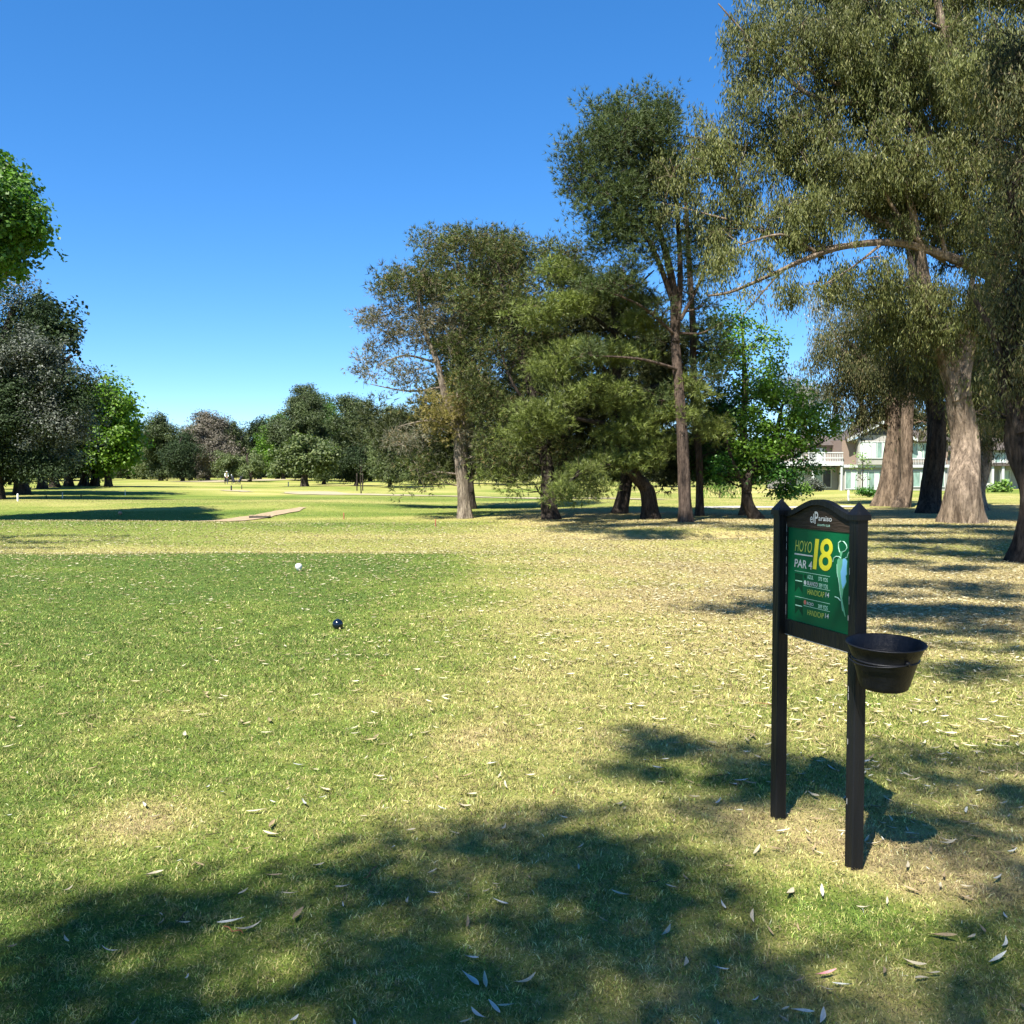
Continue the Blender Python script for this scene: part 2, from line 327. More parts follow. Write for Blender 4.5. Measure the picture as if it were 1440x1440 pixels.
def strip(name, pts, mat, lift=.03, nseg=40, nw=6):
    """a strip lying on the terrain; pts = (x, y, half width across y)"""
    P = np.array(pts, float); t = np.linspace(0, len(P) - 1, nseg); C = np.stack([np.interp(t, np.arange(len(P)), P[:, k]) for k in range(3)], -1)
    T = np.gradient(C[:, :2], axis=0); T /= np.linalg.norm(T, axis=1)[:, None]; Nn = np.stack([-T[:, 1], T[:, 0]], -1)
    s = np.linspace(-1, 1, nw); wob = (vnoise(t * 2.3, t * 0 + 3, 4) - .5) * .35 + 1
    xy = C[:, None, :2] + Nn[:, None, :] * (s[None, :, None] * (C[:, 2] * wob)[:, None, None])
    z = height(xy[..., 0], xy[..., 1]) + lift
    V = np.concatenate([xy, z[..., None]], -1).reshape(-1, 3)
    i = np.arange(nseg - 1)[:, None] * nw; j = np.arange(nw - 1)[None, :]
    Q = np.stack([i + j, i + nw + j, i + nw + j + 1, i + j + 1], -1).reshape(-1, 4)
    mb = MB(); mb.add(V, Q); return tag(mb.build(name, mat), kind='structure')
def gpt(px, py, w): p = ground_at(px, py); return (p[0], p[1], w)
strip('dirt_path', [(-12.6, 35.9, .2), (-11.9, 36.4, .5), (-11.2, 37.4, .62), (-10.7, 39.2, .6), (-10.4, 41.2, .55), (-10.1, 43.2, .45), (-9.9, 44.8, .15)], M['pathdirt'])
strip('cart_path', [gpt(404, 692, .6), gpt(432, 693, 2.6), gpt(470, 695.5, 1.3), gpt(560, 696.5, .75), gpt(660, 699, .75), gpt(800, 701, .75), gpt(930, 703, .9)], M['sand'], .04, 80)
strip('sand_bunker', [gpt(322, 691, .5), gpt(335, 690.7, 2.2), gpt(352, 691, .4)], M['sand'], .04, 20)
strip('far_sand_bunker', [gpt(286, 676, 1), gpt(320, 675.5, 10), gpt(360, 675.5, 12), gpt(384, 676, 1)], M['sand'], .05, 30)
strip('house_path', [gpt(985, 714, .7), gpt(1060, 713.5, .8), gpt(1130, 714, .8), gpt(1200, 712, .6)], M['concrete'], .03, 30)

# ------------------------------------------------------------------ grass blades (nobody could count them)
rng = np.random.default_rng(3)
def blades(n, d0, d1, name, lab):
    u = rng.random(n); d = d0 * (d1 / d0) ** (u ** 1.05); lat = (rng.random(n) - .5) * 1.30
    x = lat * d + rng.normal(0, .02, n); y = d
    z = height(x, y); dr = dryness(x, y)
    sc = np.clip(d / 3.2, .85, 9) ** .9
    clump = fbm(x / .11, y / .11, 77, 2)
    L = (.011 + .017 * rng.random(n)) * np.minimum(sc, 2.2) ** .6 * (.55 + .95 * clump); Wd = .0027 * sc * (.6 + .8 * rng.random(n))
    a = rng.random(n) * 2 * np.pi; lean = .35 + 1.0 * rng.random(n) ** (1 - .5 * sstep(6, 14, d))
    D = np.stack([np.cos(a) * np.sin(lean), np.sin(a) * np.sin(lean), np.cos(lean)], -1)
    b = a + np.pi / 2 + rng.normal(0, .5, n); Sd = np.stack([np.cos(b), np.sin(b), 0 * b], -1)
    C = np.stack([x, y, z - .003], -1)
    mid = C + D * (L * .55)[:, None]; Dt = D.copy(); Dt[:, 2] -= .55; Dt /= np.linalg.norm(Dt, axis=1)[:, None]
    tip = mid + Dt * (L * .5)[:, None]; hw = (Wd * .5)[:, None] * Sd
    V = np.stack([C - hw, C + hw, mid + hw * .9, tip, mid - hw * .9], 1).reshape(-1, 3)
    k = np.arange(n)[:, None] * 5
    Fq = np.concatenate([k + np.array([[0, 1, 2, 4]])], 0); Ft = k + np.array([[4, 2, 3]])
    mb = MB(); mb.add(V, Fq, 0, False); mb.f.append(Ft); mb.m.append(np.zeros(n)); mb.sm.append(np.zeros(n, bool))
    o = mb.build(name, M['blade']); tag(o, lab, 'grass', kind='stuff')
    cl = fbm(x / .035, y / .035, 88, 2) - .5; t = np.clip(dr + rng.normal(0, .36, n) + cl * .9, 0, 1.25)[:, None]; val = np.exp((rng.normal(0, .38, (n, 1)) + .25) * (1 - .45 * sstep(6, 16, d))[:, None] - .25 + 1.3 * (fbm(x / .05, y / .05, 91, 2)[:, None] - .5))
    g1 = GREEN * (.75 + .6 * rng.random((n, 1))); g1 = g1 + (GREEN2 - GREEN) * rng.random((n, 1))
    st = STRAW * (.7 + .6 * rng.random((n, 1)))
    c = g1 * (1 - np.clip(t, 0, 1)) + st * np.clip(t, 0, 1); bt = np.clip((t - .98) * 3, 0, .75); c = c * (1 - bt) + SOIL * 1.25 * bt; c = np.clip(c * val, .01, .6); c = np.repeat(np.concatenate([c * 1.12, np.ones((n, 1))], 1), 5, 0)
    ca = o.data.color_attributes.new('tint', 'FLOAT_COLOR', 'POINT'); ca.data.foreach_set('color', c.ravel().astype(np.float32))
    return o
m, nt, out = newmat('blade'); L_ = nt.links.new
a_ = N(nt, 'ShaderNodeAttribute', attribute_name='tint'); b_ = N(nt, 'ShaderNodeBsdfPrincipled'); L_(a_.outputs['Color'], b_.inputs['Base Color']); b_.inputs['Roughness'].default_value = .6; b_.inputs['Specular IOR Level'].default_value = .25
t_ = N(nt, 'ShaderNodeBsdfTranslucent'); L_(a_.outputs['Color'], t_.inputs[0]); x_ = N(nt, 'ShaderNodeMixShader'); x_.inputs[0].default_value = .3
L_(b_.outputs[0], x_.inputs[1]); L_(t_.outputs[0], x_.inputs[2]); L_(x_.outputs[0], out.inputs[0]); M['blade'] = m
blades(1150000, 2.35, 75, 'grass', 'short mown grass blades mixed green and straw over the tee and lawn')

# ------------------------------------------------------------------ fallen leaves
def leaf_verts(L, Wd, bend, twist, curl, rs):
    n = 7; t = np.linspace(0, 1, n); wd = Wd * np.sin(np.pi * np.clip(t * .96 + .02, 0, 1)) ** .8 * (1 - .25 * t)
    cx = (t - .5) * L; cy = bend * L * (t - .5) ** 2 * 2; cz = .004 + curl * L * (np.abs(t - .5) * 2) ** 2 * .25
    tw = twist * (t - .5); V = []
    for k in range(n):
        for s in (-1, 0, 1):
            V.append((cx[k], cy[k] + s * wd[k] / 2 * math.cos(tw[k]), cz[k] + s * wd[k] / 2 * math.sin(tw[k]) + (abs(s) * wd[k] * .28)))
    f = [(i * 3 + j, i * 3 + 3 + j, i * 3 + 4 + j, i * 3 + 1 + j) for i in range(n - 1) for j in (0, 1)]
    return np.array(V), np.array(f)
LV = []; rs = random.Random(5)
for k in range(8):
    LV.append(leaf_verts(.075 + .03 * rs.random(), .016 + .009 * rs.random(), rs.uniform(-.22, .22), rs.uniform(-1.5, 1.5), rs.uniform(.05, .6), rs))
def leafdens(x, y):
    right = sig((x - (-.6 + .05 * y)) / 1.1)
    dens = .55 + 1.7 * right + 6.5 * sstep(5.5, 9, y) * sig((x - .4) / 1.2) + 5 * sstep(1.15, 1.9, x)
    dens = dens + 3.2 * sstep(10, 18, y) * (1 - right)
    return dens * (1 - .55 * sstep(25, 40, y)) * (.25 + 1.5 * fbm(x / .9, y / .9, 60, 2) ** 1.5)
lx = []; n = 0
rg = np.random.default_rng(11); A = 200000
xx = (rg.random(A) - .5) * 1.3; dd = np.sqrt(rg.random(A)) * 34 + 0; yy = dd; xx = xx * yy
keep = (yy > 2.3) & (rg.random(A) * 22 < leafdens(xx, yy) * (1 + 0 * yy)); area_pp = .65 * 34 ** 2 / A
xx = xx[keep]; yy = yy[keep]
order = np.argsort(yy); xx = xx[order]; yy = yy[order]
# thin out the very near ones to the density of the photo
infr = np.abs(xx / yy) < .55
near = np.where(infr)[0][:296]
meshes = []
for k, (v, f) in enumerate(LV):
    for mi, mn in enumerate(['litpale', 'littan', 'litgrey']):
        mb = MB(); mb.add(v, f); o = mb.build('fallen_leaf', M[mn]); meshes.append(o.data); bpy.data.objects.remove(o)
def put_leaf(x, y, rz, sc, me, label, group=None):
    o = bpy.data.objects.new('fallen_leaf', me); COL.objects.link(o); o.location = (x, y, hz(x, y) + .012)
    o.rotation_euler = (random.gauss(0, .14), random.gauss(0, .14), rz); o.scale = (sc,) * 3
    return tag(o, label, 'leaf', group)
for k in near:
    wts = random.random(); mi = 0 if wts < .45 else (1 if wts < .75 else 2)
    put_leaf(xx[k], yy[k], random.uniform(0, 6.28), random.choice([.4, .5, .55, .65, .75, .95]), meshes[random.randrange(8) * 3 + mi], 'small curled dry leaf lying on the mown grass near the camera', 'dry leaves fallen on the foreground grass')
mb = MB(); rest = np.ones(len(xx), bool); rest[near] = False; Rx = xx[rest]; Ry = yy[rest]; Hz = height(Rx, Ry)
for x, y, z in zip(Rx, Ry, Hz):
    v, f = LV[random.randrange(8)]; a = random.uniform(0, 6.28); s = random.uniform(.5, 1.1) * (1 + .012 * y); c_, s_ = math.cos(a), math.sin(a)
    v2 = np.stack([(v[:, 0] * c_ - v[:, 1] * s_) * s + x, (v[:, 0] * s_ + v[:, 1] * c_) * s + y, v[:, 2] * s + z + .014], -1)
    mb.add(v2, f)
tag(mb.build('leaf_litter', M['litter']), 'scattered dry leaf litter over the tee and rough', 'leaf litter', kind='stuff')
def special(px, py, L, rz, mat, label, v=0):
    mb = MB(); vv, ff = LV[v]; s = L / .09; mb.add(vv * s, ff); o = mb.build('fallen_leaf', M[mat]); p = ground_at(px, py); o.location = (p[0], p[1], p[2] + .015)
    o.rotation_euler = (.08, -.05, rz); tag(o, label, 'leaf')
special(325, 1303, .085, .35, 'litgrey', 'large pale grey leaf in the left foreground shade, biggest on that side', 2)
special(1160, 1377, .075, .3, 'litpink', 'pinkish leaf in the shade right of centre, the only pink one', 1)
special(698, 1428, .085, -1.15, 'litgrey', 'pale leaf pointing down, right one of the crossed pair at the bottom edge', 3)
special(672, 1436, .07, -.9, 'litgrey', 'pale leaf at the bottom edge, left of the crossed pair', 4)
special(712, 1422, .06, .1, 'litpale', 'pale leaf lying behind the crossed pair at the bottom edge', 5)
special(1285, 1363, .075, -.7, 'litpale', 'pale tan leaf on the sunlit strip below the right sign post', 0)
special(1128, 1430, .06, -.3, 'litgrey', 'grey-green leaf near the bottom edge below the pink leaf', 6)
special(740, 1388, .08, .6, 'litpale', 'long thin greenish-tan leaf in the bottom centre shade', 7)
special(975, 1125, .06, -.4, 'litpale', 'pale leaf pair member in the shade left of the sign', 1)
special(945, 1253, .05, -.7, 'litpale', 'small pale leaf on the shade edge below the paired leaf', 2)
special(343, 1260, .065, 1.1, 'litpale', 'upright-lying tan leaf just inside the left shade edge', 5)
special(483, 1253, .06, .3, 'litpale', 'lone pale leaf by the shade edge between left and centre shade', 4)
special(215, 1235, .07, .5, 'litpale', 'slender tan leaf on the left shade boundary', 6)

rs = random.Random(31); TW = []
for k in range(5):
    mb = MB(); L = rs.uniform(.10, .26); P = [(-L / 2 + L * t, rs.uniform(-.012, .012), .006 + rs.uniform(0, .010)) for t in (0, .25, .5, .75, 1)]; mb.tube(P, [.0022, .0026, .0024, .002, .001], 5)
    mb.tube([P[2], (P[2][0] + .03, P[2][1] + .025, .014)], [.0014, .0008], 4); o = mb.build('twig', M['post_wood'] if k % 2 else M['bark_mid']); TW.append(o.data); bpy.data.objects.remove(o)
for k in range(26):
    y = rs.uniform(2.8, 7.5); x = rs.uniform(-.5, .54) * y; o = bpy.data.objects.new('twig', TW[k % 5]); COL.objects.link(o); o.location = (x, y, hz(x, y) + .008); o.rotation_euler = (0, 0, rs.uniform(0, 6.28)); o.scale = (rs.uniform(.5, 1),) * 3
    tag(o, 'thin dry twig lying on the foreground grass among the fallen leaves', 'twig', 'twigs fallen on the foreground grass')

# ------------------------------------------------------------------ trees
def smooth_path(P, n):
    P = np.array(P, float); m = len(P); t = np.linspace(0, m - 1, n); i = np.clip(np.floor(t).astype(int), 0, m - 2); u = (t - i)[:, None]
    p0 = P[np.clip(i - 1, 0, m - 1)]; p1 = P[i]; p2 = P[i + 1]; p3 = P[np.clip(i + 2, 0, m - 1)]
    return .5 * ((2 * p1) + (-p0 + p2) * u + (2 * p0 - 5 * p1 + 4 * p2 - p3) * u ** 2 + (-p0 + 3 * p1 - 3 * p2 + p3) * u ** 3)
def unit(v): return v / (np.linalg.norm(v, axis=-1, keepdims=True) + 1e-9)
def make_leaves(rg, cen, rad, per, st, droopz=1.0):
    """leaves for sub clumps: cen (k,3), rad (k,)"""
    cnt = np.maximum(3, (PM * per * rad ** 2 * (.6 + .8 * rg.random(len(rad))))).astype(int)
    idx = np.repeat(np.arange(len(cen)), cnt); n = len(idx)
    d = unit(rg.normal(size=(n, 3))); r = rad[idx] * rg.random(n) ** .45
    zs = st.get('flat', .7)
    # each sub clump has its own tilt so the crown is not made of equal balls
    stray = 1 + (rg.random(n) < .14) * rg.uniform(.1, .35, n); off = d * (r * stray)[:, None]; ax_ = unit(rg.normal(size=(len(cen), 3)) * np.array([1, 1, .6])); pr = (off * ax_[idx]).sum(1); off = off * .82 + ax_[idx] * (pr * .85)[:, None]; off[:, 2] *= zs
    sq = rg.uniform(.6, 1.25, (len(cen), 3)); off[:, :2] *= sq[idx][:, :2]
    kind = st['kind']; L = st['L'] * rg.uniform(.6, 1.25, n); Wd = st['W'] * rg.uniform(.7, 1.2, n)
    P = cen[idx] + off
    if kind == 'droop':
        # hanging sprays: pull leaves into strands
        sid = rg.integers(0, 9, n); h = unit(rg.normal(size=(len(cen), 9, 3)))[idx, sid]; hr = rad[idx] * .8
        q_ = h * (hr * (.25 + .85 * rg.random(n) ** .6) * stray)[:, None] * np.array([1, 1, .75]); pq = (q_ * ax_[idx]).sum(1); P = cen[idx] + q_ * .9 + ax_[idx] * (pq * .7)[:, None] + rg.normal(0, .13, (n, 3)) * rad[idx][:, None]
        P[:, 2] -= rg.random(n) ** 1.6 * rad[idx] * st.get('hang', .8)
        D = unit(np.stack([rg.normal(0, .38, n), rg.normal(0, .38, n), -np.ones(n)], -1)); Sd = unit(np.cross(D, rg.normal(size=(n, 3))))
    elif kind == 'needle':
        tf = st.get('tuft', 8); nt_ = max(1, n // tf); sel = rg.integers(0, n, nt_); Pt = P[sel]; ci = idx[sel]
        ax = unit(d[sel] * .8 + np.array([0, 0, st.get('up', .6)]) + rg.normal(0, .3, (nt_, 3)))
        P = np.repeat(Pt, tf, 0); n = len(P); D = unit(np.repeat(ax, tf, 0) + rg.normal(0, .5, (n, 3))); D[:, 2] -= st.get('sag', .0); D = unit(D)
        L = st['L'] * rg.uniform(.6, 1.2, n); Wd = st['W'] * rg.uniform(.7, 1.2, n); Sd = unit(np.cross(D, rg.normal(size=(n, 3))))
        hw = Sd * (Wd / 2)[:, None]; V = np.stack([P - hw, P + hw, P + D * L[:, None]], 1).reshape(-1, 3)
        return V, np.arange(n)[:, None] * 3 + np.array([[0, 1, 2]])
    else:
        nrm = unit(d * .55 + np.array([0, 0, .65]) + rg.normal(0, .55, (n, 3))); D = unit(np.cross(nrm, rg.normal(size=(n, 3)))); D[:, 2] -= .25; D = unit(D); Sd = unit(np.cross(nrm, D))
    hw = Sd * (Wd / 2)[:, None]; mid = P + D * (L * .42)[:, None]
    V = np.stack([P, mid + hw, P + D * L[:, None], mid - hw], 1).reshape(-1, 3)
    return V, np.arange(n)[:, None] * 4 + np.array([[0, 1, 2, 3]])
TREES = 0; NLEAF = 0; DM = 6.5; PM = 1.9
def tree(name, label, base, limbs, envs, st, leaf, bark, seed, group=None, sub=.9, dens=1.0, trunk_sides=16, parts=None, maxbr=170, cat='tree', subpx=None):
    """base=(px, depth). limbs: polylines of (px, py, depth offset, radius m); envs: (px, py, rx px, ry px[, dY, rY m, leaf index]);"""
    global TREES; TREES += 1
    rg = np.random.default_rng(seed); Y0 = base[1]
    B = onground(base[0], Y0)
    root = empty(name, tuple(B), 0, label, cat, group)
    tb = MB(); nodes = []; nr = []
    for li, lb in enumerate(limbs):
        P = []; 
        for (px, py, dy, r) in lb:
            P.append(B - np.array([0, 0, .25]) if py is None else W(px, py, Y0 + dy)); 
        rr = [q[3] for q in lb]; P = np.array(P)
        if len(P) > 2: P[1:-1, :2] += rg.normal(0, 1, (len(P) - 2, 2)) * np.array(rr)[1:-1, None] * .35
        n = max(8, len(P) * 6); S_ = smooth_path(P, n); rad = np.interp(np.linspace(0, len(P) - 1, n), np.arange(len(P)), rr)
        if li == 0 and lb[0][1] is None:
            hh = S_[:, 2] - B[2]; rad = rad * (1 + .34 * np.exp(-np.clip(hh, 0, 99) / max(.3, rr[0] * .9)))
        big = rad[0] > .12
        if big:
            n2 = n * 5; t = np.linspace(0, n - 1, n2); S_ = np.stack([np.interp(t, np.arange(n), S_[:, k]) for k in range(3)], -1); rad = np.interp(t, np.arange(n), rad)
            tb.tube(S_, rad, 40 if rad[0] > .3 else 24, 0, .30, seed + li)
        else: tb.tube(S_, rad, 7)
        for k in range(0, len(S_), 2): nodes.append(S_[k]); nr.append(rad[k])
    cens = []; rads = []; lids = []
    for e in envs:
        px, py, rx, ry = e[:4]; dy = e[4] if len(e) > 4 else 0; k = Y0 / F
        a = rx * k; c = ry * k; b = e[5] if len(e) > 5 and e[5] else (a + c) / 2; C = W(px, py, Y0 + dy); li = e[6] if len(e) > 6 else 0
        s_ = sub * (min(1, (min(a, c) / sub)) * .6 + .4) if min(a, c) < sub else sub
        ns = max(3, int(DM * dens * 1.15 * a * b * c / s_ ** 3)); ns = min(ns, 1500)
        d = unit(rg.normal(size=(ns, 3))); r = rg.random(ns) ** .42
        p = C + d * r[:, None] * np.array([a, b, c]) * .88
        cens.append(p); rads.append(s_ * rg.uniform(.55, 1.25, ns)); lids.append(np.full(ns, li))
    if cens:
        cen = np.concatenate(cens); rad = np.concatenate(rads); lid = np.concatenate(lids)
        ok = cen[:, 2] > B[2] + st.get('minz', .3); cen = cen[ok]; rad = rad[ok]; lid = lid[ok]
        # branches reaching out to the sub clumps
        nd = np.array(nodes); nrr = np.array(nr)
        sel = rg.permutation(len(cen))[:maxbr]; dist = np.array([np.min(np.linalg.norm(nd - cen[q], axis=1)) for q in sel]); sel = sel[np.argsort(dist)]
        for q in sel:
            v = nd - cen[q]; ds = np.linalg.norm(v, axis=1) + np.clip(v[:, 2] + .2, 0, 99) * 1.3; m_ = int(np.argmin(ds)); A_ = nd[m_]; L = np.linalg.norm(cen[q] - A_)
            if L < .15: continue
            r0 = min(nrr[m_] * .62, .024 + .021 * L); mid = (A_ + cen[q]) / 2 + rg.normal(0, .09 * L, 3) + np.array([0, 0, -.06 * L if st['kind'] != 'droop' else .06 * L])
            S_ = smooth_path([A_, mid, cen[q]], 7); rr = np.linspace(r0, max(.010, r0 * .35), 7); tb.tube(S_, rr, 5, 0, cap=False)
            nd = np.concatenate([nd, S_[2::2]]); nrr = np.concatenate([nrr, rr[2::2]])
            for _ in range(st.get('twigs', 2)):
                e2 = cen[q] + unit(rg.normal(size=3)) * rad[q] * 1.05; tb.tube([S_[4], (S_[5] + e2) / 2 + rg.normal(0, .05, 3), e2], [rr[4] * .8, rr[4] * .6, .006], 3, 0, cap=False)
        leafs = leaf if isinstance(leaf, (list, tuple)) else [leaf]
        cb = MB()
        for li in range(len(leafs)):
            mk = lid == li
            if mk.any(): v, f = make_leaves(rg, cen[mk], rad[mk], st['per'], st); cb.add(v, f, li, False)
        cb.build('crown', [M[x] for x in leafs], root, origin=None, loc=tuple(-B))
    t = tb.build('trunk', M[bark], root, loc=tuple(-B))
    return root

BROAD = dict(kind='broad', L=.14, W=.105, per=210, flat=.7)
NEED = dict(kind='needle', L=.20, W=.020, per=640, tuft=9, flat=.55, up=.5)
NEEDD = dict(kind='needle', L=.30, W=.024, per=430, tuft=8, flat=.6, up=.1, sag=.35)
CAS = dict(kind='needle', L=.19, W=.024, per=520, tuft=7, flat=.7, up=.3, sag=.1, twigs=3)
EUC = dict(kind='droop', L=.17, W=.034, per=400, hang=.9, twigs=4)
FAR = dict(kind='broad', L=.42, W=.32, per=34, flat=.75, twigs=0)
FARB = dict(kind='broad', L=.34, W=.26, per=52, flat=.75, twigs=0)

# --- big eucalyptus, right (trunk lit), d = 32
tree('eucalyptus_tree', 'massive eucalyptus with thick pale flared trunk right of the sign, limb reaching far left', (1353, 32),
     [[(1355, None, 0, .58), (1353, 690, 0, .49), (1357, 620, 0, .42), (1350, 540, 0, .37), (1362, 450, .3, .33), (1400, 390, .5, .26), (1420, 300, .5, .26), (1400, 200, 0, .2), (1330, 60, -1, .13), (1310, -60, -1, .08)],
      [(1352, 560, 0, .40), (1335, 500, -.2, .30), (1305, 430, -.6, .22), (1290, 330, -1, .14), (1260, 200, -1.5, .07)],
      [(1400, 392, .4, .22), (1345, 366, -.5, .17), (1270, 342, -1.2, .13), (1190, 346, -1.8, .10), (1130, 365, -2.2, .08), (1090, 385, -2.4, .06), (1030, 410, -2.6, .045), (995, 416, -2.6, .03)],
      [(1300, 350, -1, .09), (1250, 280, -1.6, .06), (1225, 200, -1.8, .03)], [(1330, 360, -.8, .08), (1310, 270, -1.2, .05), (1290, 190, -1.4, .025)], [(1150, 356, -2, .06), (1100, 330, -2.4, .04), (1040, 345, -2.6, .02)], [(1240, 343, -1.4, .05), (1200, 375, -2, .03), (1160, 400, -2.2, .015)], [(1100, 380, -2.4, .04), (1060, 425, -2.6, .02), (1040, 450, -2.6, .01)],
      [(1190, 346, -1.8, .10), (1120, 350, -1.6, .07), (1060, 320, -1.4, .05), (990, 300, -1.2, .03), (930, 285, -1, .015)],
      [(1330, 365, -.5, .14), (1220, 300, -.6, .11), (1120, 250, -.4, .08), (1050, 210, 0, .055), (985, 195, .2, .03), (950, 190, .2, .012)],
      [(1400, 380, .5, .22), (1355, 290, 0, .19), (1310, 190, -.5, .14), (1240, 150, -1, .10), (1140, 135, -1.4, .07), (1060, 60, -1.6, .04), (1010, 5, -1.6, .02)],
      [(1240, 150, -1, .08), (1160, 110, -1, .05), (1090, 75, -1, .03), (1030, 40, -1, .015)],
      [(1420, 300, .5, .2), (1470, 180, 1, .14), (1520, 60, 1, .08)]],
     [(1210, 230, 110, 75, -1), (1120, 190, 70, 80, -1), (1020, 235, 58, 75, -1), (985, 180, 26, 62, 0), (1050, 300, 70, 45, -1.5), (1100, 60, 90, 60, -1.4), (1040, 40, 38, 40, -1.5),
      (1230, 60, 120, 80, -.8), (1370, 110, 110, 110, 0), (1300, 260, 100, 90, -.5, None, 0), (1430, 250, 90, 120, .5), (1150, 300, 70, 40, -1.8), (1090, 405, 55, 22, -2.3), (1240, 385, 70, 38, -1.2),
      (1330, 440, 90, 60, -.3), (1420, 430, 70, 90, .8), (1200, -40, 150, 60, -.6), (1400, -40, 120, 80, .5), (940, 250, 26, 60, -.8), (1000, 370, 40, 32, -2.4), (1360, 520, 50, 40, .3), (1070, 255, 45, 40, -1), (1130, 320, 55, 40, -1.5), (1180, 395, 55, 24, -1.6), (1050, 350, 40, 30, -2.2), (1280, 130, 110, 60, -.6), (1190, 130, 60, 60, -1), (1370, 330, 70, 60, 0), (1290, 430, 60, 40, -.5), (1060, 130, 34, 60, -1.5), (1420, 540, 50, 60, 1), (1240, 470, 45, 30, -.2), (1130, 330, 40, 12, -2.2), (1290, 318, 50, 12, -1.4), (1075, 372, 26, 10, -2.2), (1300, 480, 50, 30, -.3)],
     dict(EUC, L=.17, W=.036, per=400), ['l_euc'], 'bark_euc', 101, sub=.60, dens=.27, maxbr=620)
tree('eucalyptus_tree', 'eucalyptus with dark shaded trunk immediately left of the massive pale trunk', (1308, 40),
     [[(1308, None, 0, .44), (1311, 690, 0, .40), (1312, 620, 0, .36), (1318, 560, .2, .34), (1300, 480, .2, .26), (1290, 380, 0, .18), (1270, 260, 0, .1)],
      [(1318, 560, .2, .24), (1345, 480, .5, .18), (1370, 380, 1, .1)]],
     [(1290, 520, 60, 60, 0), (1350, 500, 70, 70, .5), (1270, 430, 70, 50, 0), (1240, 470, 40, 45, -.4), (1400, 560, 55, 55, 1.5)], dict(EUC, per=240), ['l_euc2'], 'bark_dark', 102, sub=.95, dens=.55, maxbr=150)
tree('eucalyptus_tree', 'broad knobbly twin eucalyptus trunk, the darker left stem in front of the house', (1246, 49),
     [[(1243, None, 0, .60), (1244, 680, 0, .50), (1250, 640, 0, .40), (1252, 590, 0, .34), (1244, 540, 0, .32), (1215, 500, -.3, .2), (1190, 480, -.6, .1)],
      [(1250, 600, 0, .3), (1268, 540, .4, .22), (1270, 470, .6, .12)],
      [(1242, 660, 0, .36), (1222, 610, -.5, .0)]][:2],
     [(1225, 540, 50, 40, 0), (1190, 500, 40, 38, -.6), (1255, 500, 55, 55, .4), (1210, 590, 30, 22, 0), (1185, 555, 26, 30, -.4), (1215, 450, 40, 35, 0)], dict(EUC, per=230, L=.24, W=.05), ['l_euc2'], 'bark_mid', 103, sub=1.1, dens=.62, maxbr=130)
tree('eucalyptus_tree', 'slimmer straight eucalyptus trunk leaning against the right side of the knobbly twin', (1266, 47.5),
     [[(1276, None, 0, .36), (1274, 680, 0, .30), (1276, 630, 0, .28), (1276, 570, 0, .28), (1284, 500, 0, .2), (1290, 430, 0, .1)]],
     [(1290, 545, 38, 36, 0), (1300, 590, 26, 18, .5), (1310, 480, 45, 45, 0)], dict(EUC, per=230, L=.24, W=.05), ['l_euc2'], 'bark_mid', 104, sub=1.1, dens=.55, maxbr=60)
tree('eucalyptus_tree', 'thin grey eucalyptus trunk just right of the massive pale trunk', (1377, 44),
     [[(1376, None, 0, .40), (1376, 690, 0, .33), (1379, 640, 0, .28), (1384, 570, 0, .24), (1388, 500, 0, .16), (1392, 420, 0, .1)]],
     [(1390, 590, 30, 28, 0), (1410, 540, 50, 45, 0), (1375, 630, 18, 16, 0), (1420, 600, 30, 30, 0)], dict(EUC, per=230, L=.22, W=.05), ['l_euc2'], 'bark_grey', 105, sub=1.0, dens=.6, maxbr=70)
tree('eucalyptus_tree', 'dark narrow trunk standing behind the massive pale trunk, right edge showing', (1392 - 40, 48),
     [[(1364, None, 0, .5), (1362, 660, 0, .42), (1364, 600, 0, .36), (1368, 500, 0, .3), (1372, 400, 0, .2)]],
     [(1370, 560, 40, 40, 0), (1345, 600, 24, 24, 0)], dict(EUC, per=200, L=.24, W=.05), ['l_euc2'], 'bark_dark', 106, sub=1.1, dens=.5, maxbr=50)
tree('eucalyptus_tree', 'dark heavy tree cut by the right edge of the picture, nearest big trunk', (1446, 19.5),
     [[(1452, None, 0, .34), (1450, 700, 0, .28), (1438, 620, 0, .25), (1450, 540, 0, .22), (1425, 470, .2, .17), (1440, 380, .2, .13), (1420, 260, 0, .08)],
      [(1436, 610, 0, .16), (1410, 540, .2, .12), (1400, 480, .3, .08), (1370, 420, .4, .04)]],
     [(1450, 440, 60, 90, 0), (1415, 510, 35, 50, .3), (1440, 300, 60, 90, 0), (1480, 560, 40, 60, 0), (1440, 120, 70, 110, .3), (1400, 580, 22, 26, .5)], dict(EUC, per=420, L=.13, W=.03), ['l_euc2'], 'bark_dark', 107, sub=.5, dens=.5, maxbr=170)
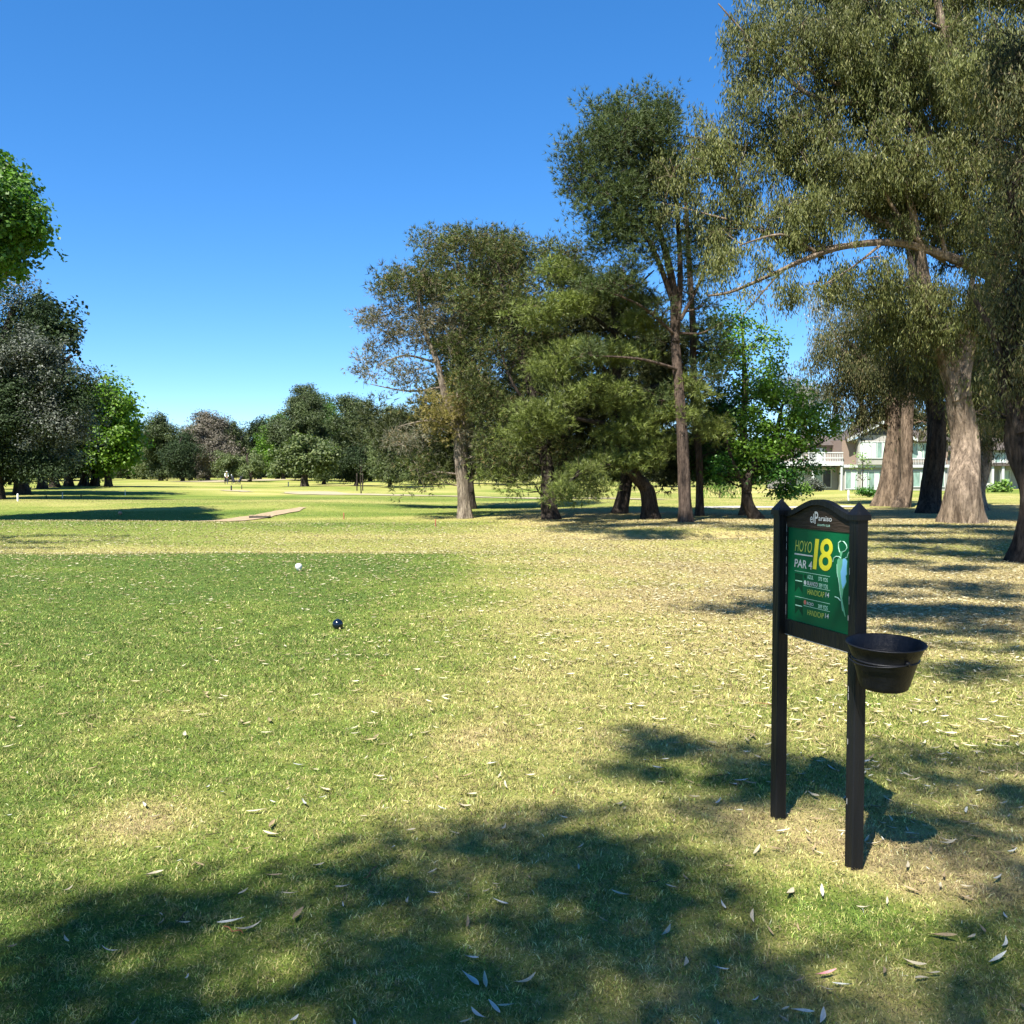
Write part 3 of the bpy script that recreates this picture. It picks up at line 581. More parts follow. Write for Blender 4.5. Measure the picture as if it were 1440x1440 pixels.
# wispy grey eucalypts far behind
tree('grey_gum_tree', 'wispy grey-green gum crown seen against the sky between the big limb and the green maple', (1222, 118),
     [[(1222, None, 0, .5), (1215, 600, 0, .4), (1190, 520, 0, .2), (1170, 460, 0, .12), (1150, 420, 0, .05)]],
     [(1155, 425, 30, 32, 0), (1165, 475, 30, 20, 0), (1195, 440, 24, 34, 0), (1200, 520, 22, 24, 0)], dict(EUC, per=26, L=.5, W=.11, hang=.9), ['l_eucgrey'], 'bark_grey', 108, sub=1.9, dens=.5)
tree('grey_gum_tree', 'pale distant gum crown peeping over the roof of the house behind the maple', (1130, 120),
     [[(1130, None, 0, .4), (1130, 600, 0, .3), (1125, 540, 0, .1)]],
     [(1110, 545, 38, 28, 0), (1150, 550, 30, 26, 0), (1180, 590, 20, 30, 0)], dict(EUC, per=40, L=.4, W=.09), ['l_eucgrey'], 'bark_grey', 109, sub=1.8, dens=.6)
# --- tall pine, d = 32
tree('pine_tree', 'tall dark pine with a bare straight trunk and high rounded top right of centre', (966, 32),
     [[(967, None, 0, .23), (962, 660, 0, .2), (957, 580, 0, .17), (950, 480, 0, .15), (945, 400, 0, .12), (930, 330, 0, .09), (905, 270, 0, .09), (880, 200, 0, .06), (885, 140, 0, .03)],
      [(950, 480, 0, .12), (957, 400, .2, .10), (955, 320, .4, .08), (945, 220, .5, .05), (938, 130, .5, .025)],
      [(945, 420, 0, .1), (915, 340, -.5, .08), (870, 290, -1, .06), (830, 240, -1.3, .035), (810, 190, -1.5, .015)],
      [(957, 450, 0, .07), (990, 380, .4, .05), (1000, 300, .8, .02)],
      [(948, 470, 0, .06), (900, 430, -.8, .045), (840, 405, -1.5, .02)],
      [(955, 520, 0, .06), (900, 505, -1, .045), (830, 500, -2, .02)]],
     [(885, 180, 62, 52, 0), (840, 210, 45, 48, -1), (925, 190, 38, 60, .5), (820, 275, 30, 50, -1.2), (865, 270, 45, 38, -.8), (940, 260, 40, 50, .4), (890, 325, 60, 26, -.6), (830, 340, 32, 20, -1), (985, 330, 30, 60, .7), (1005, 470, 20, 35, .7), (860, 150, 34, 24, -.4), (905, 130, 24, 26, .2), (808, 220, 24, 44, -1.4), (915, 300, 40, 50, 0), (850, 400, 50, 14, -1.4), (835, 495, 40, 12, -1.8), (1010, 350, 24, 60, .8), (900, 370, 40, 24, -.6), (870, 225, 50, 50, .5), (985, 425, 30, 24, .5), (915, 428, 34, 14, -.6), (1000, 525, 26, 30, .8), (925, 560, 30, 18, .4), (850, 340, 34, 26, -1), (975, 380, 34, 20, .4), (880, 385, 44, 20, -1.2), (930, 345, 34, 30, -.3), (855, 310, 40, 34, -.4), (905, 250, 44, 44, .2), (800, 250, 16, 30, -1.3)],
     dict(NEED, per=560, flat=.8), ['l_pinetop'], 'bark_pine', 111, sub=.60, dens=.62, maxbr=330)
# --- layered soft pine in front: limbs spreading left
tree('spreading_pine_tree', 'low spreading pine with layered yellow-green boughs and a branch drooping to the ground', (915, 34),
     [[(922, None, 0, .30), (915, 690, 0, .26), (895, 668, -.3, .2), (880, 620, -.5, .18), (870, 540, -.4, .15), (865, 450, -.2, .1), (860, 390, 0, .05)],
      [(895, 668, -.3, .16), (860, 655, -1.2, .11), (825, 660, -2.2, .08), (800, 680, -2.8, .04), (790, 705, -3, .02)],
      [(880, 600, -.5, .1), (820, 590, -1.6, .07), (770, 580, -2.4, .03)],
      [(870, 540, -.4, .1), (830, 500, -1.4, .07), (790, 490, -2, .03)],
      [(866, 470, -.3, .08), (810, 430, -1.2, .05), (760, 425, -2, .02)],
      [(872, 560, -.4, .1), (930, 540, -1, .06), (980, 530, -1.4, .03)],
      [(866, 450, -.2, .07), (900, 400, -.6, .04), (920, 380, -1, .02)]],
     [(860, 648, 48, 14, -1.2, 1.2), (905, 645, 28, 14, -.8, 1.0), (815, 668, 26, 16, -2.3, 1.0), (795, 695, 20, 24, -2.8, .9), (835, 690, 22, 16, -2.2, .8),
      (765, 585, 38, 26, -2.2, 1.2), (730, 610, 24, 22, -2, 1), (800, 560, 30, 20, -2, 1), (865, 560, 44, 18, -1.4, 1.3), (905, 590, 34, 24, -1, 1.2), (880, 610, 40, 20, -1, 1.2),
      (815, 495, 48, 15, -1.8, 1.3), (880, 500, 40, 16, -1.6, 1.2), (770, 520, 28, 18, -1.6, 1), (840, 545, 40, 15, -1.8, 1.2),
      (800, 428, 42, 16, -1.5, 1.2), (850, 405, 42, 16, -1.2, 1.2), (755, 440, 30, 18, -1.6, 1.1), (900, 420, 30, 14, -1, 1), (905, 455, 36, 16, -1.2, 1), (960, 580, 34, 22, -1.4, 1.1), (965, 545, 28, 16, -1.6, .9), (1000, 600, 26, 22, -.8, 1), (790, 380, 34, 15, -1, 1), (930, 620, 30, 20, -1, 1)],
     dict(NEED, per=700, L=.21, up=.35, flat=.5), ['l_pine'], 'bark_dark', 112, sub=.48, dens=.75, maxbr=240)
tree('dense_pine_tree', 'dark dense evergreen mass filling the gap behind the drooping pine boughs', (870, 39),
     [[(880, None, 0, .3), (880, 640, 0, .25), (875, 540, 0, .2), (870, 440, 0, .1)], [(880, 640, 0, .15), (930, 580, 0, .1), (960, 520, 0, .05)]],
     [(850, 560, 70, 60, 0), (930, 560, 60, 60, 0), (800, 600, 60, 50, 0), (900, 630, 70, 36, 0), (830, 470, 60, 50, 0), (1000, 600, 40, 50, .5), (900, 480, 40, 40, 0), (760, 520, 50, 60, 0), (860, 440, 60, 50, 0), (930, 500, 50, 56, 0), (800, 400, 50, 44, 0), (940, 650, 50, 34, 0), (740, 600, 40, 40, 0), (1000, 660, 30, 30, .5)],
     dict(CAS, per=330, L=.3, W=.035), ['l_casdark'], 'bark_dark', 113, sub=.95, dens=.85, maxbr=180)
tree('pine_tree', 'slender dark pine trunk close behind the right side of the tall pine', (985, 37),
     [[(984, None, 0, .16), (985, 650, 0, .14), (978, 560, 0, .13), (972, 450, 0, .12), (968, 340, 0, .09), (962, 240, 0, .04)]],
     [(985, 470, 28, 30, 0), (965, 410, 26, 22, 0), (990, 540, 26, 26, 0), (960, 330, 26, 30, 0), (1000, 640, 24, 22, 0), (1010, 500, 26, 34, 0), (985, 590, 34, 26, 0), (1000, 430, 24, 30, 0), (925, 470, 26, 22, .5), (940, 520, 24, 22, .6)], dict(NEED, per=360, flat=.7), ['l_pinetop'], 'bark_pine', 114, sub=.7, dens=.5, maxbr=60)
# --- casuarina with pale twin trunk, d = 37
tree('she_oak_tree', 'leaning tree with pale ribbed twin trunk, sparse grey foliage on its left side', (655, 36.5),
     [[(656, None, 0, .27), (652, 690, 0, .22), (646, 650, 0, .20), (640, 600, 0, .18), (625, 560, 0, .13), (612, 510, 0, .11), (598, 465, 0, .08), (590, 420, 0, .05), (600, 370, 0, .02)],
      [(650, 670, 0, .2), (650, 610, .2, .14), (648, 540, .3, .12), (645, 480, .3, .1), (650, 420, .3, .07), (640, 350, .3, .03)],
      [(612, 510, 0, .05), (570, 500, -.3, .04), (530, 515, -.5, .015)], [(620, 545, 0, .05), (575, 550, -.2, .035), (520, 540, -.3, .012)], [(648, 540, .3, .05), (690, 500, .2, .03), (720, 470, 0, .02)],
      [(640, 600, 0, .05), (600, 592, -.5, .03), (560, 600, -1, .012)], [(648, 668, 0, .05), (615, 664, -.6, .03), (590, 668, -1, .012)]],
     [(620, 345, 55, 26, .3, None, 0), (690, 340, 60, 28, .3, None, 0), (570, 400, 45, 35, 0, None, 0), (545, 400, 30, 22, 0, None, 0), (630, 395, 55, 32, 0, None, 0), (700, 385, 50, 34, 0, None, 0),
      (530, 440, 30, 34, 0, None, 1), (570, 465, 42, 38, 0, None, 1), (525, 500, 28, 28, 0, None, 1), (560, 525, 40, 24, -.3, None, 1), (620, 445, 45, 35, 0, None, 1), (515, 525, 22, 14, -.3, None, 1), (650, 500, 40, 40, 0, None, 0),
      (625, 590, 38, 30, -.6, None, 2), (650, 560, 30, 26, -.5, None, 2), (600, 570, 30, 22, -.4, None, 2), (690, 440, 45, 40, .2, None, 0), (575, 620, 40, 28, -.3, None, 1), (600, 660, 32, 30, -.6, None, 0), (580, 690, 14, 16, -.6, None, 0), (670, 620, 30, 30, 0, None, 1)],
     CAS, ['l_cas', 'l_casgrey', 'l_caswarm'], 'bark_grey', 121, sub=.55, dens=.42, maxbr=330)
tree('she_oak_tree', 'dense olive tree with a dark forked trunk, right of the pale leaning trunk', (776, 35),
     [[(778, None, 0, .30), (776, 700, 0, .26), (770, 660, 0, .24), (760, 600, 0, .2), (745, 540, 0, .15), (728, 480, 0, .11), (712, 430, 0, .07), (700, 370, 0, .03)],
      [(776, 700, 0, .16), (790, 660, .3, .14), (800, 600, .4, .12), (795, 520, .4, .09), (780, 440, .4, .05)],
      [(758, 590, 0, .08), (720, 540, -.4, .06), (700, 480, -.4, .03)], [(728, 480, 0, .05), (742, 455, -.3, .03), (750, 432, -.5, .015)]],
     [(735, 345, 55, 28, .3), (785, 365, 45, 38, .3), (680, 345, 45, 30, .3), (665, 420, 40, 40, .3), (720, 420, 50, 40, 0), (760, 450, 50, 40, 0), (720, 500, 55, 40, 0), (770, 520, 50, 40, 0), (700, 570, 50, 36, 0), (750, 590, 50, 36, 0), (690, 630, 36, 34, -.3), (730, 645, 40, 30, -.5), (720, 690, 20, 22, -.6, None, 1), (690, 670, 24, 18, -.5, None, 1), (785, 620, 26, 30, -.4), (672, 540, 36, 40, .3), (740, 675, 18, 20, -.8, None, 1), (800, 640, 20, 30, 0)],
     dict(CAS, per=440), ['l_cas', 'l_pine'], 'bark_dark', 122, sub=.62, dens=.5, maxbr=300)
tree('she_oak_tree', 'round olive tree behind the pale leaning trunk filling the grove', (660, 46),
     [[(662, None, 0, .25), (660, 620, 0, .2), (655, 540, 0, .15), (650, 460, 0, .07)]],
     [(660, 560, 60, 60, 0), (620, 600, 60, 45, 0), (720, 600, 60, 45, 0), (650, 480, 55, 50, 0), (560, 620, 50, 34, 0), (700, 440, 60, 50, 0), (530, 600, 30, 30, 1), (750, 520, 50, 50, 0), (700, 645, 60, 26, 0), (620, 655, 45, 20, 0), (770, 645, 50, 26, 0), (690, 380, 60, 40, 0), (600, 400, 50, 40, 0)],
     dict(CAS, per=210, L=.36, W=.045), ['l_casdark'], 'bark_dark', 123, sub=1.0, dens=.75, maxbr=160)
# --- maples
tree('maple_tree', 'tall narrow bright green tree with a pointed top between the pine and the house', (1048, 38),
     [[(1050, None, 0, .22), (1050, 690, 0, .18), (1046, 620, 0, .14), (1045, 540, 0, .1), (1044, 460, 0, .04)]],
     [(1044, 445, 16, 22, 0), (1060, 462, 20, 12, 0), (1030, 490, 34, 26, 0, None, 0), (1070, 480, 30, 20, 0), (1095, 505, 18, 10, 0), (1060, 530, 40, 30, 0), (1000, 520, 24, 40, 0, None, 1), (1020, 580, 40, 40, 0, None, 1), (1015, 460, 22, 26, 0, None, 1), (1085, 545, 30, 20, 0, None, 1), (1005, 650, 34, 36, 0, None, 1), (1050, 640, 40, 40, .5, None, 1)],
     dict(BROAD, per=170), ['l_maple', 'l_mapledark'], 'bark_mid', 131, sub=.6, dens=.55, maxbr=160)
tree('maple_tree', 'lower rounded bright green maple in front of the balcony', (1072, 34.5),
     [[(1050, None, 0, .2), (1051, 705, 0, .17), (1060, 660, 0, .13), (1085, 620, 0, .1), (1100, 570, 0, .05)], [(1052, 690, 0, .1), (1030, 650, 0, .07), (1020, 610, 0, .04)], [(1060, 660, 0, .08), (1120, 640, 0, .05), (1160, 620, 0, .02)]],
     [(1090, 555, 36, 22, 0), (1065, 590, 34, 24, 0), (1125, 580, 34, 26, 0), (1155, 605, 24, 22, 0), (1110, 620, 46, 28, 0), (1060, 635, 36, 24, 0), (1085, 665, 40, 22, 0, None, 1), (1130, 655, 24, 18, 0, None, 1), (1030, 660, 30, 28, .4, None, 1), (1100, 690, 24, 14, .5, None, 1), (1165, 590, 16, 18, 0)],
     dict(BROAD, per=240, L=.13, W=.1), ['l_maple', 'l_mapledark'], 'bark_dark', 132, sub=.52, dens=.6, maxbr=160)
# --- left edge
tree('plane_tree', 'bright green leafy crown entering at the upper left edge of the picture', (-190, 32),
     [[(-190, None, 0, .35), (-185, 600, 0, .3), (-170, 460, 0, .25), (-150, 350, 0, .15), (-130, 260, 0, .07)], [(-170, 460, 0, .15), (-90, 380, 0, .1), (0, 330, 0, .05), (50, 300, 0, .02)], [(-150, 380, 0, .12), (-60, 290, 0, .08), (20, 240, 0, .03)]],
     [(0, 300, 56, 62, 0, 2.2), (-24, 255, 46, 58, 0, 2), (30, 325, 30, 38, 0, 1.3), (-60, 290, 80, 110, 0, 3.5), (-150, 280, 110, 120, 1, 4.6), (-60, 260, 80, 90, 3, 3), (-8, 280, 50, 58, 3, 2.4), (-250, 320, 110, 110, 0, 3.5), (8, 368, 36, 18, 0, 1.5), (-120, 400, 90, 60, 0, 3), (-200, 210, 90, 60, 0, 3)],
     dict(BROAD, per=170, L=.17, W=.13), ['l_plane'], 'bark_mid', 141, sub=.6, dens=.6, maxbr=180)
tree('silver_oak_tree', 'silvery grey-leaved big tree at the left edge below the bright crown', (-10, 62),
     [[(-10, None, 0, .6), (-10, 600, 0, .5), (0, 500, 0, .35), (20, 430, 0, .15)], [(-10, 600, 0, .3), (60, 540, 0, .2), (100, 500, 0, .08)]],
     [(8, 408, 30, 30, 0), (30, 440, 34, 30, 0, None, 1), (20, 500, 60, 45, 0), (75, 515, 44, 40, 0), (110, 555, 30, 40, 0, None, 1), (20, 580, 70, 50, 0, None, 1), (80, 600, 48, 45, 0), (-50, 500, 60, 100, 0, None, 1), (10, 650, 60, 30, 0, None, 1), (65, 655, 40, 22, 0, None, 1)],
     dict(FARB, L=.22, W=.09, per=165, minz=1.0), ['l_silver', 'l_dark'], 'bark_dark', 142, sub=1.35, dens=.62, maxbr=120)  # dark leaf clumps mixed in to put this tree's shade into its colour
tree('dark_broadleaf_tree', 'very dark leafy crown poking out above the silvery tree at left', (30, 72),
     [[(30, None, 0, .5), (30, 600, 0, .4), (50, 480, 0, .2)]],
     [(70, 445, 38, 30, 0), (45, 480, 50, 40, 0), (95, 480, 26, 30, 0), (60, 560, 60, 60, 0), (0, 560, 70, 80, 0), (20, 640, 90, 40, 0)], dict(FARB, per=60), ['l_dark'], 'bark_dark', 143, sub=1.5, dens=.6, maxbr=60)
tree('bright_green_tree', 'vivid spring-green tree in sunlight at the end of the left tree row', (152, 96),
     [[(155, None, 0, .35), (152, 640, 0, .3), (148, 590, 0, .2), (146, 550, 0, .08)]],
     [(140, 555, 30, 26, 0), (165, 575, 26, 30, 0), (120, 570, 28, 30, 0), (150, 610, 44, 30, 0), (180, 615, 20, 28, 0), (115, 620, 36, 34, 0), (150, 645, 44, 20, 0), (175, 570, 18, 10, 0)],
     dict(FARB, L=.36, W=.28, per=50), ['l_bright'], 'bark_dark', 144, sub=1.35, dens=.75, maxbr=60)
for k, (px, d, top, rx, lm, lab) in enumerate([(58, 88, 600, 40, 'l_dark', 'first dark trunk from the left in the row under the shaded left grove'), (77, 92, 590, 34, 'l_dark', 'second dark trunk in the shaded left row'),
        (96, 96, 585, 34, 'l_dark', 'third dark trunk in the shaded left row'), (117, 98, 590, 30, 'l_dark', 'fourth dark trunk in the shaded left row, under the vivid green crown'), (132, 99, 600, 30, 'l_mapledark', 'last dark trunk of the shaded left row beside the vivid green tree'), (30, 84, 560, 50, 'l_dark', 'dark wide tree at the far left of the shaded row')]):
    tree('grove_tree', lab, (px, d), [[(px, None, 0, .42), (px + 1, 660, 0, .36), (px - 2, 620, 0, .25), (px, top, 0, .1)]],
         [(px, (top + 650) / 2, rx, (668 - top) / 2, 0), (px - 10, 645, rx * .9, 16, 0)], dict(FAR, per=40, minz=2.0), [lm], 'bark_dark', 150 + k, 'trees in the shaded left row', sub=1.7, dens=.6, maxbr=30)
# trees standing off the left of the frame whose shadows cross the lawn
def shade_tree(name, label, trunk, h, blobs, leaf, seed, st, bark='bark_mid', sub=.8, dens=.6, up=False):
    """blobs: (ground x, ground y, height, radius x, radius y): crown clumps whose shade falls at that ground point"""
    rg = np.random.default_rng(seed); bx, by = trunk; B = np.array([bx, by, hz(bx, by)]); root = empty(name, tuple(B), 0, label, 'tree')
    tb = MB(); cen = []; rad = []
    for (gx_, gy_, hh, rx, ry) in blobs:
        C = np.array([gx_ - SH[0] * SL * hh, gy_ - SH[1] * SL * hh, hh]); ns = max(3, int(dens * 3.4 * rx * ry * .6 / sub ** 2 * 2)); d = unit(rg.normal(size=(ns, 3))); r = rg.random(ns) ** .45
        cen.append(C + d * r[:, None] * np.array([rx, ry, min(rx, ry) * .6])); rad.append(sub * rg.uniform(.55, 1.1, ns))
    cen = np.concatenate(cen); rad = np.concatenate(rad); c0 = cen.mean(0)
    m3 = (B + c0) / 2 + [0, 0, h * .1]
    if up: m3 = B * .78 + c0 * .22; m3[2] = c0[2] * .86
    P = smooth_path([B - [0, 0, .2], B + [.1, .1, h * .35], m3, c0], 24); rr = .38 * (1 - np.linspace(0, 1, 24)) ** 1.5 + .03; tb.tube(P, rr, 12, 0, .15, seed)
    nd = P[8:].copy(); nrr = rr[8:].copy(); sel = np.argsort(np.linalg.norm(cen - c0, axis=1))
    for q in sel:
        m_ = int(np.argmin(np.linalg.norm(nd - cen[q], axis=1))); A_ = nd[m_]; L = np.linalg.norm(cen[q] - A_)
        if L < .2: continue
        r0 = min(nrr[m_] * .7, .03 + .015 * L); S_ = smooth_path([A_, (A_ + cen[q]) / 2 + rg.normal(0, .08 * L, 3), cen[q]], 6); rr_ = np.linspace(r0, r0 * .35, 6); tb.tube(S_, rr_, 5, cap=False)
        nd = np.concatenate([nd, S_[2::2]]); nrr = np.concatenate([nrr, rr_[2::2]])
    v, f = make_leaves(rg, cen, rad, st['per'], st); cb = MB(); cb.add(v, f, 0, False); cb.build('crown', M[leaf], root, loc=tuple(-B)); tb.build('trunk', M[bark], root, loc=tuple(-B))
def foot(px, py, rx, ry, h):
    g_ = ground_at(px, py); u_ = ground_at(px, py - ry); d_ = ground_at(px, min(py + ry, 3000)); return (g_[0], g_[1], h, rx * g_[1] / F, abs(u_[1] - d_[1]) / 2)
rs = random.Random(8)
FG = [(90, 1330, 130, 70), (40, 1420, 160, 70), (230, 1275, 120, 45), (340, 1262, 90, 26), (250, 1400, 150, 60), (520, 1250, 100, 55), (560, 1390, 150, 90), (640, 1180, 90, 34), (760, 1165, 100, 30), (840, 1230, 130, 60), (500, 1320, 90, 60),
      (900, 1195, 90, 35), (960, 1290, 90, 70), (1010, 1390, 130, 60), (1140, 1410, 100, 38), (800, 1400, 130, 60), (680, 1400, 100, 60), (780, 1310, 110, 50), (620, 1260, 60, 40), (100, 1500, 250, 60), (500, 1520, 300, 60), (900, 1510, 300, 60), (1250, 1500, 200, 50), (640, 1330, 70, 50), (1060, 1330, 60, 40)]
FR = [(905, 1030, 44, 14), (960, 1045, 50, 14), (1040, 1062, 60, 15), (900, 1085, 50, 18), (985, 1100, 50, 18), (1060, 1118, 46, 20), (1160, 1100, 56, 22), (1230, 1120, 40, 18), (1260, 1075, 60, 16), (1340, 1095, 60, 15), (1420, 1110, 50, 22), (1390, 1150, 40, 15),
      (1385, 1250, 60, 22), (1410, 1320, 50, 40), (1330, 1320, 50, 16), (1430, 1400, 60, 50), (1350, 1390, 50, 22), (1300, 1150, 50, 14), (1370, 1185, 50, 14), (1120, 1080, 60, 20), (1070, 1090, 50, 22), (1430, 1210, 40, 20), (1000, 1140, 40, 16), (1300, 1055, 60, 12), (1410, 1065, 50, 14), (950, 1065, 50, 16), (1430, 1290, 40, 40), (1390, 1410, 60, 40)]
shade_tree('eucalyptus_tree', 'big eucalyptus behind the photographer casting the foreground shade', (-9, -4), 14, [foot(*q, rs.uniform(9.6, 10.8)) for q in FG], 'l_euc', 201, dict(EUC, per=560, hang=.25, L=.15, W=.034), 'bark_euc', sub=.36, dens=2.6)
shade_tree('eucalyptus_tree', 'leaning eucalyptus behind the photographer casting the dapples around the sign', (11, -6), 14, [foot(*q, rs.uniform(10.6, 11.8)) for q in FR], 'l_euc', 204, dict(EUC, per=520, hang=.25, L=.15, W=.034), 'bark_euc', sub=.27, dens=2.3)
FB = [(1330, 825, 110, 7), (1400, 860, 70, 10), (1260, 855, 110, 6), (1380, 780, 80, 5), (1300, 740, 110, 3), (1410, 730, 60, 3), (1260, 770, 90, 3), (1160, 845, 90, 5), (1350, 870, 90, 5), (1090, 852, 110, 6), (1200, 862, 120, 8), (1320, 858, 120, 10), (1130, 832, 80, 4), (1250, 835, 80, 4), (1400, 885, 60, 10), (1270, 885, 80, 5), (1400, 945, 50, 12), (1340, 938, 36, 4), (1240, 790, 70, 4), (1350, 800, 80, 5), (1420, 770, 60, 6), (1300, 762, 90, 3), (1010, 858, 50, 4), (1410, 840, 60, 8), (1180, 880, 60, 4), (1320, 905, 60, 4), (1430, 910, 30, 6), (1260, 750, 80, 3), (1400, 748, 80, 3)]
shade_tree('eucalyptus_tree', 'tall eucalyptus beside the photographer shading the right-hand lawn in streaks', (9.5, -3), 15, [foot(*q, rs.uniform(12.5, 14.5)) for q in FB], 'l_euc', 202, dict(EUC, per=420, hang=.25), 'bark_euc', sub=.45, dens=2.4)
FD = [(900, 748, 90, 4), (860, 739, 110, 3), (960, 736, 80, 3), (820, 745, 50, 3), (1090, 741, 90, 3), (1180, 752, 60, 3), (1300, 760, 120, 4), (1380, 742, 90, 3), (1420, 790, 60, 5), (1330, 778, 70, 4), (930, 757, 60, 3)]
shade_tree('eucalyptus_tree', 'unseen arching eucalyptus added beyond the right edge to lay streaks of shade before the grove', (14.5, 10), 16, [foot(*q, rs.uniform(17, 19)) for q in FD], 'l_euc', 205, dict(EUC, per=420, hang=.25), 'bark_euc', sub=.5, dens=2.2, up=True)  # extra tree out of view, added and shaped for the shade it throws
shade_tree('pine_tree', 'pine standing left of the picture whose comb-like shade reaches over the lawn', (-18.5, 13), 10,
    [(-12.5, 26.2, 9, 2.4, .6), (-11.8, 24.2, 8.4, 2.0, .5), (-12.2, 22.4, 8, 1.9, .45), (-11.6, 20.6, 7.4, 1.5, .28), (-14.8, 24.8, 8.5, 2.2, 1.6), (-14.5, 21.5, 7.6, 2.0, 1.2), (-10.2, 25.4, 9, 1.1, .22), (-9.9, 23.6, 8.6, 1.0, .18), (-11.0, 19.3, 7, 1.2, .15)],
    'l_dark', 203, dict(NEED, per=420), 'bark_pine', sub=.42, dens=1.1)
# --- far tree line
far = [  # px, depth, top y, half width, leaf, label, group of envs
 (226, 150, 574, 32, 'l_oak', 'rounded dark pine, first of the distant row right of the vivid green tree'),
 (203, 175, 600, 24, 'l_olive', 'low olive tree in the gap right of the vivid green tree'),
 (256, 135, 606, 26, 'l_dark', 'short very dark tree below the first rounded distant pine'),
 (268, 170, 590, 24, 'l_oak', 'distant oak between the rounded pine and the brownish bare tree'),
 (292, 150, 578, 34, 'l_brown', 'brownish-grey half-bare tree in the middle of the distant row'),
 (322, 160, 586, 30, 'l_oak', 'dark domed tree right of the brownish bare tree'),
 (342, 175, 600, 20, 'l_oak', 'dark tree stepping down towards the gap in the distant row'),
 (318, 132, 634, 20, 'l_olive', 'small grey-green tree below the domed distant tree'),
 (350, 130, 630, 20, 'l_olive', 'small olive tree at the foot of the gap in the distant row'),
 (365, 165, 582, 18, 'l_dark', 'narrow dark cypress-like tree right of the gap'),
 (390, 160, 575, 22, 'l_maple', 'light green tree just right of the narrow dark one'),
 (428, 140, 540, 34, 'l_oak', 'tallest domed pine of the distant row left of the grove'),
 (398, 155, 580, 26, 'l_oak', 'dark tree leaning on the left flank of the tallest distant pine'),
 (460, 170, 550, 26, 'l_plane', 'light-topped distant tree between the two tall pines'),
 (490, 135, 543, 32, 'l_oak', 'second tall distant pine, nearest to the grove'),
 (520, 150, 565, 30, 'l_oak', 'dark tree behind the sparse left edge of the grove'),
 (548, 105, 568, 36, 'l_olive', 'olive bushy tree behind the sparse left edge of the grove'),
 (455, 120, 620, 22, 'l_olive', 'small olive tree right of the lone lawn tree'),
 (500, 110, 625, 26, 'l_dark', 'dark low tree under the second tall distant pine'),
 (590, 120, 610, 40, 'l_oak', 'dark broad tree seen under the grove, left part'),
 (650, 130, 620, 40, 'l_casdark', 'dark broad tree seen under the grove behind the pale trunk'),
 (715, 125, 615, 40, 'l_oak', 'dark broad tree seen under the grove left of the forked trunk'),
 (790, 130, 615, 44, 'l_casdark', 'dark broad tree seen under the grove right of the forked trunk'),
 (860, 120, 610, 44, 'l_oak', 'dark broad tree seen behind the drooping pine branch'),
 (935, 125, 600, 44, 'l_casdark', 'dark broad tree behind the tall pine trunk'),
 (1010, 115, 590, 40, 'l_oak', 'dark tree behind the maples, left of the house'),
 (180, 190, 600, 30, 'l_oak', 'distant tree hidden mostly behind the vivid green tree'),
 (95, 160, 590, 50, 'l_oak', 'distant tree behind the shaded left row'), (20, 150, 560, 60, 'l_oak', 'distant tree behind the silvery tree'),
 (1350, 135, 560, 60, 'l_oak', 'dark tree behind the right end of the house'), (1430, 130, 540, 60, 'l_oak', 'dark tree behind the second white house'), (1260, 140, 560, 50, 'l_euc2', 'tree rising behind the gabled roof'),
]
for k, (px, d, top, hw, lm, lab) in enumerate(far):
    rr = random.Random(900 + k); base_y = 668 + (CAMZ - hz((px - CX) / F * d, d)) * F / d; H = base_y - top; envs = []
    nb = rr.randint(6, 9)
    for q in range(nb):
        t = (q + .5) / nb; wy = top + H * (.12 + .70 * t); ww = hw * (.45 + .75 * math.sin(math.pi * min(.95, t * .75 + .12))) ; ex = rr.uniform(-.4, .4) * ww
        envs.append((px + ex, wy, ww * rr.uniform(.6, .85), H * rr.uniform(.13, .19), rr.uniform(-2, 2)))
    envs.append((px, base_y - H * .14, hw * .7, H * .10, 0)); envs.append((px + hw * .5, base_y - H * .2, hw * .5, H * .12, 1))
    s = d / 130
    tree('distant_tree', lab, (px, d), [[(px, None, 0, .27 * s), (px + 2, base_y - H * .3, 0, .2 * s), (px - 2, base_y - H * .7, 0, .15 * s), (px, top + H * .12, 0, .05)]],
         envs, dict(FAR, L=.21 * s, W=.15 * s, per=115 / s ** 1.6, minz=.8), [lm], 'bark_dark', 300 + k, 'trees of the distant row', sub=1.15 * s, dens=.62, maxbr=26)
rg = np.random.default_rng(77); nC = 2600; xw = rg.uniform(-190, 190, nC); yw = 205 + rg.uniform(0, 22, nC) + .0006 * xw ** 2
zw = height(xw, yw) + (5.5 + 5 * fbm(xw / 14, yw / 14, 8, 2)) * rg.random(nC) ** .8
v, f = make_leaves(rg, np.stack([xw, yw, zw], -1), rg.uniform(1.2, 2.4, nC), 16, dict(FAR, L=.75, W=.6)); mb = MB(); mb.add(v, f, 0, False)
tag(mb.build('far_wood', M['l_oak']), 'dense dark wood closing the view beyond the distant trees', 'wood', kind='stuff')
tree('lawn_tree', 'lone small olive tree on the far lawn with its shade beside the pale path', (428, 108),
     [[(427, None, 0, .42), (427, 668, 0, .34), (430, 640, 0, .2), (430, 622, 0, .08)]],
     [(430, 625, 26, 16, 0), (408, 645, 22, 16, 0), (450, 642, 24, 18, 0), (430, 650, 34, 14, 0), (395, 655, 12, 10, 0), (465, 655, 12, 12, 0)], dict(FARB, per=52), ['l_olive'], 'bark_dark', 171, sub=1.3, dens=.7, maxbr=40)
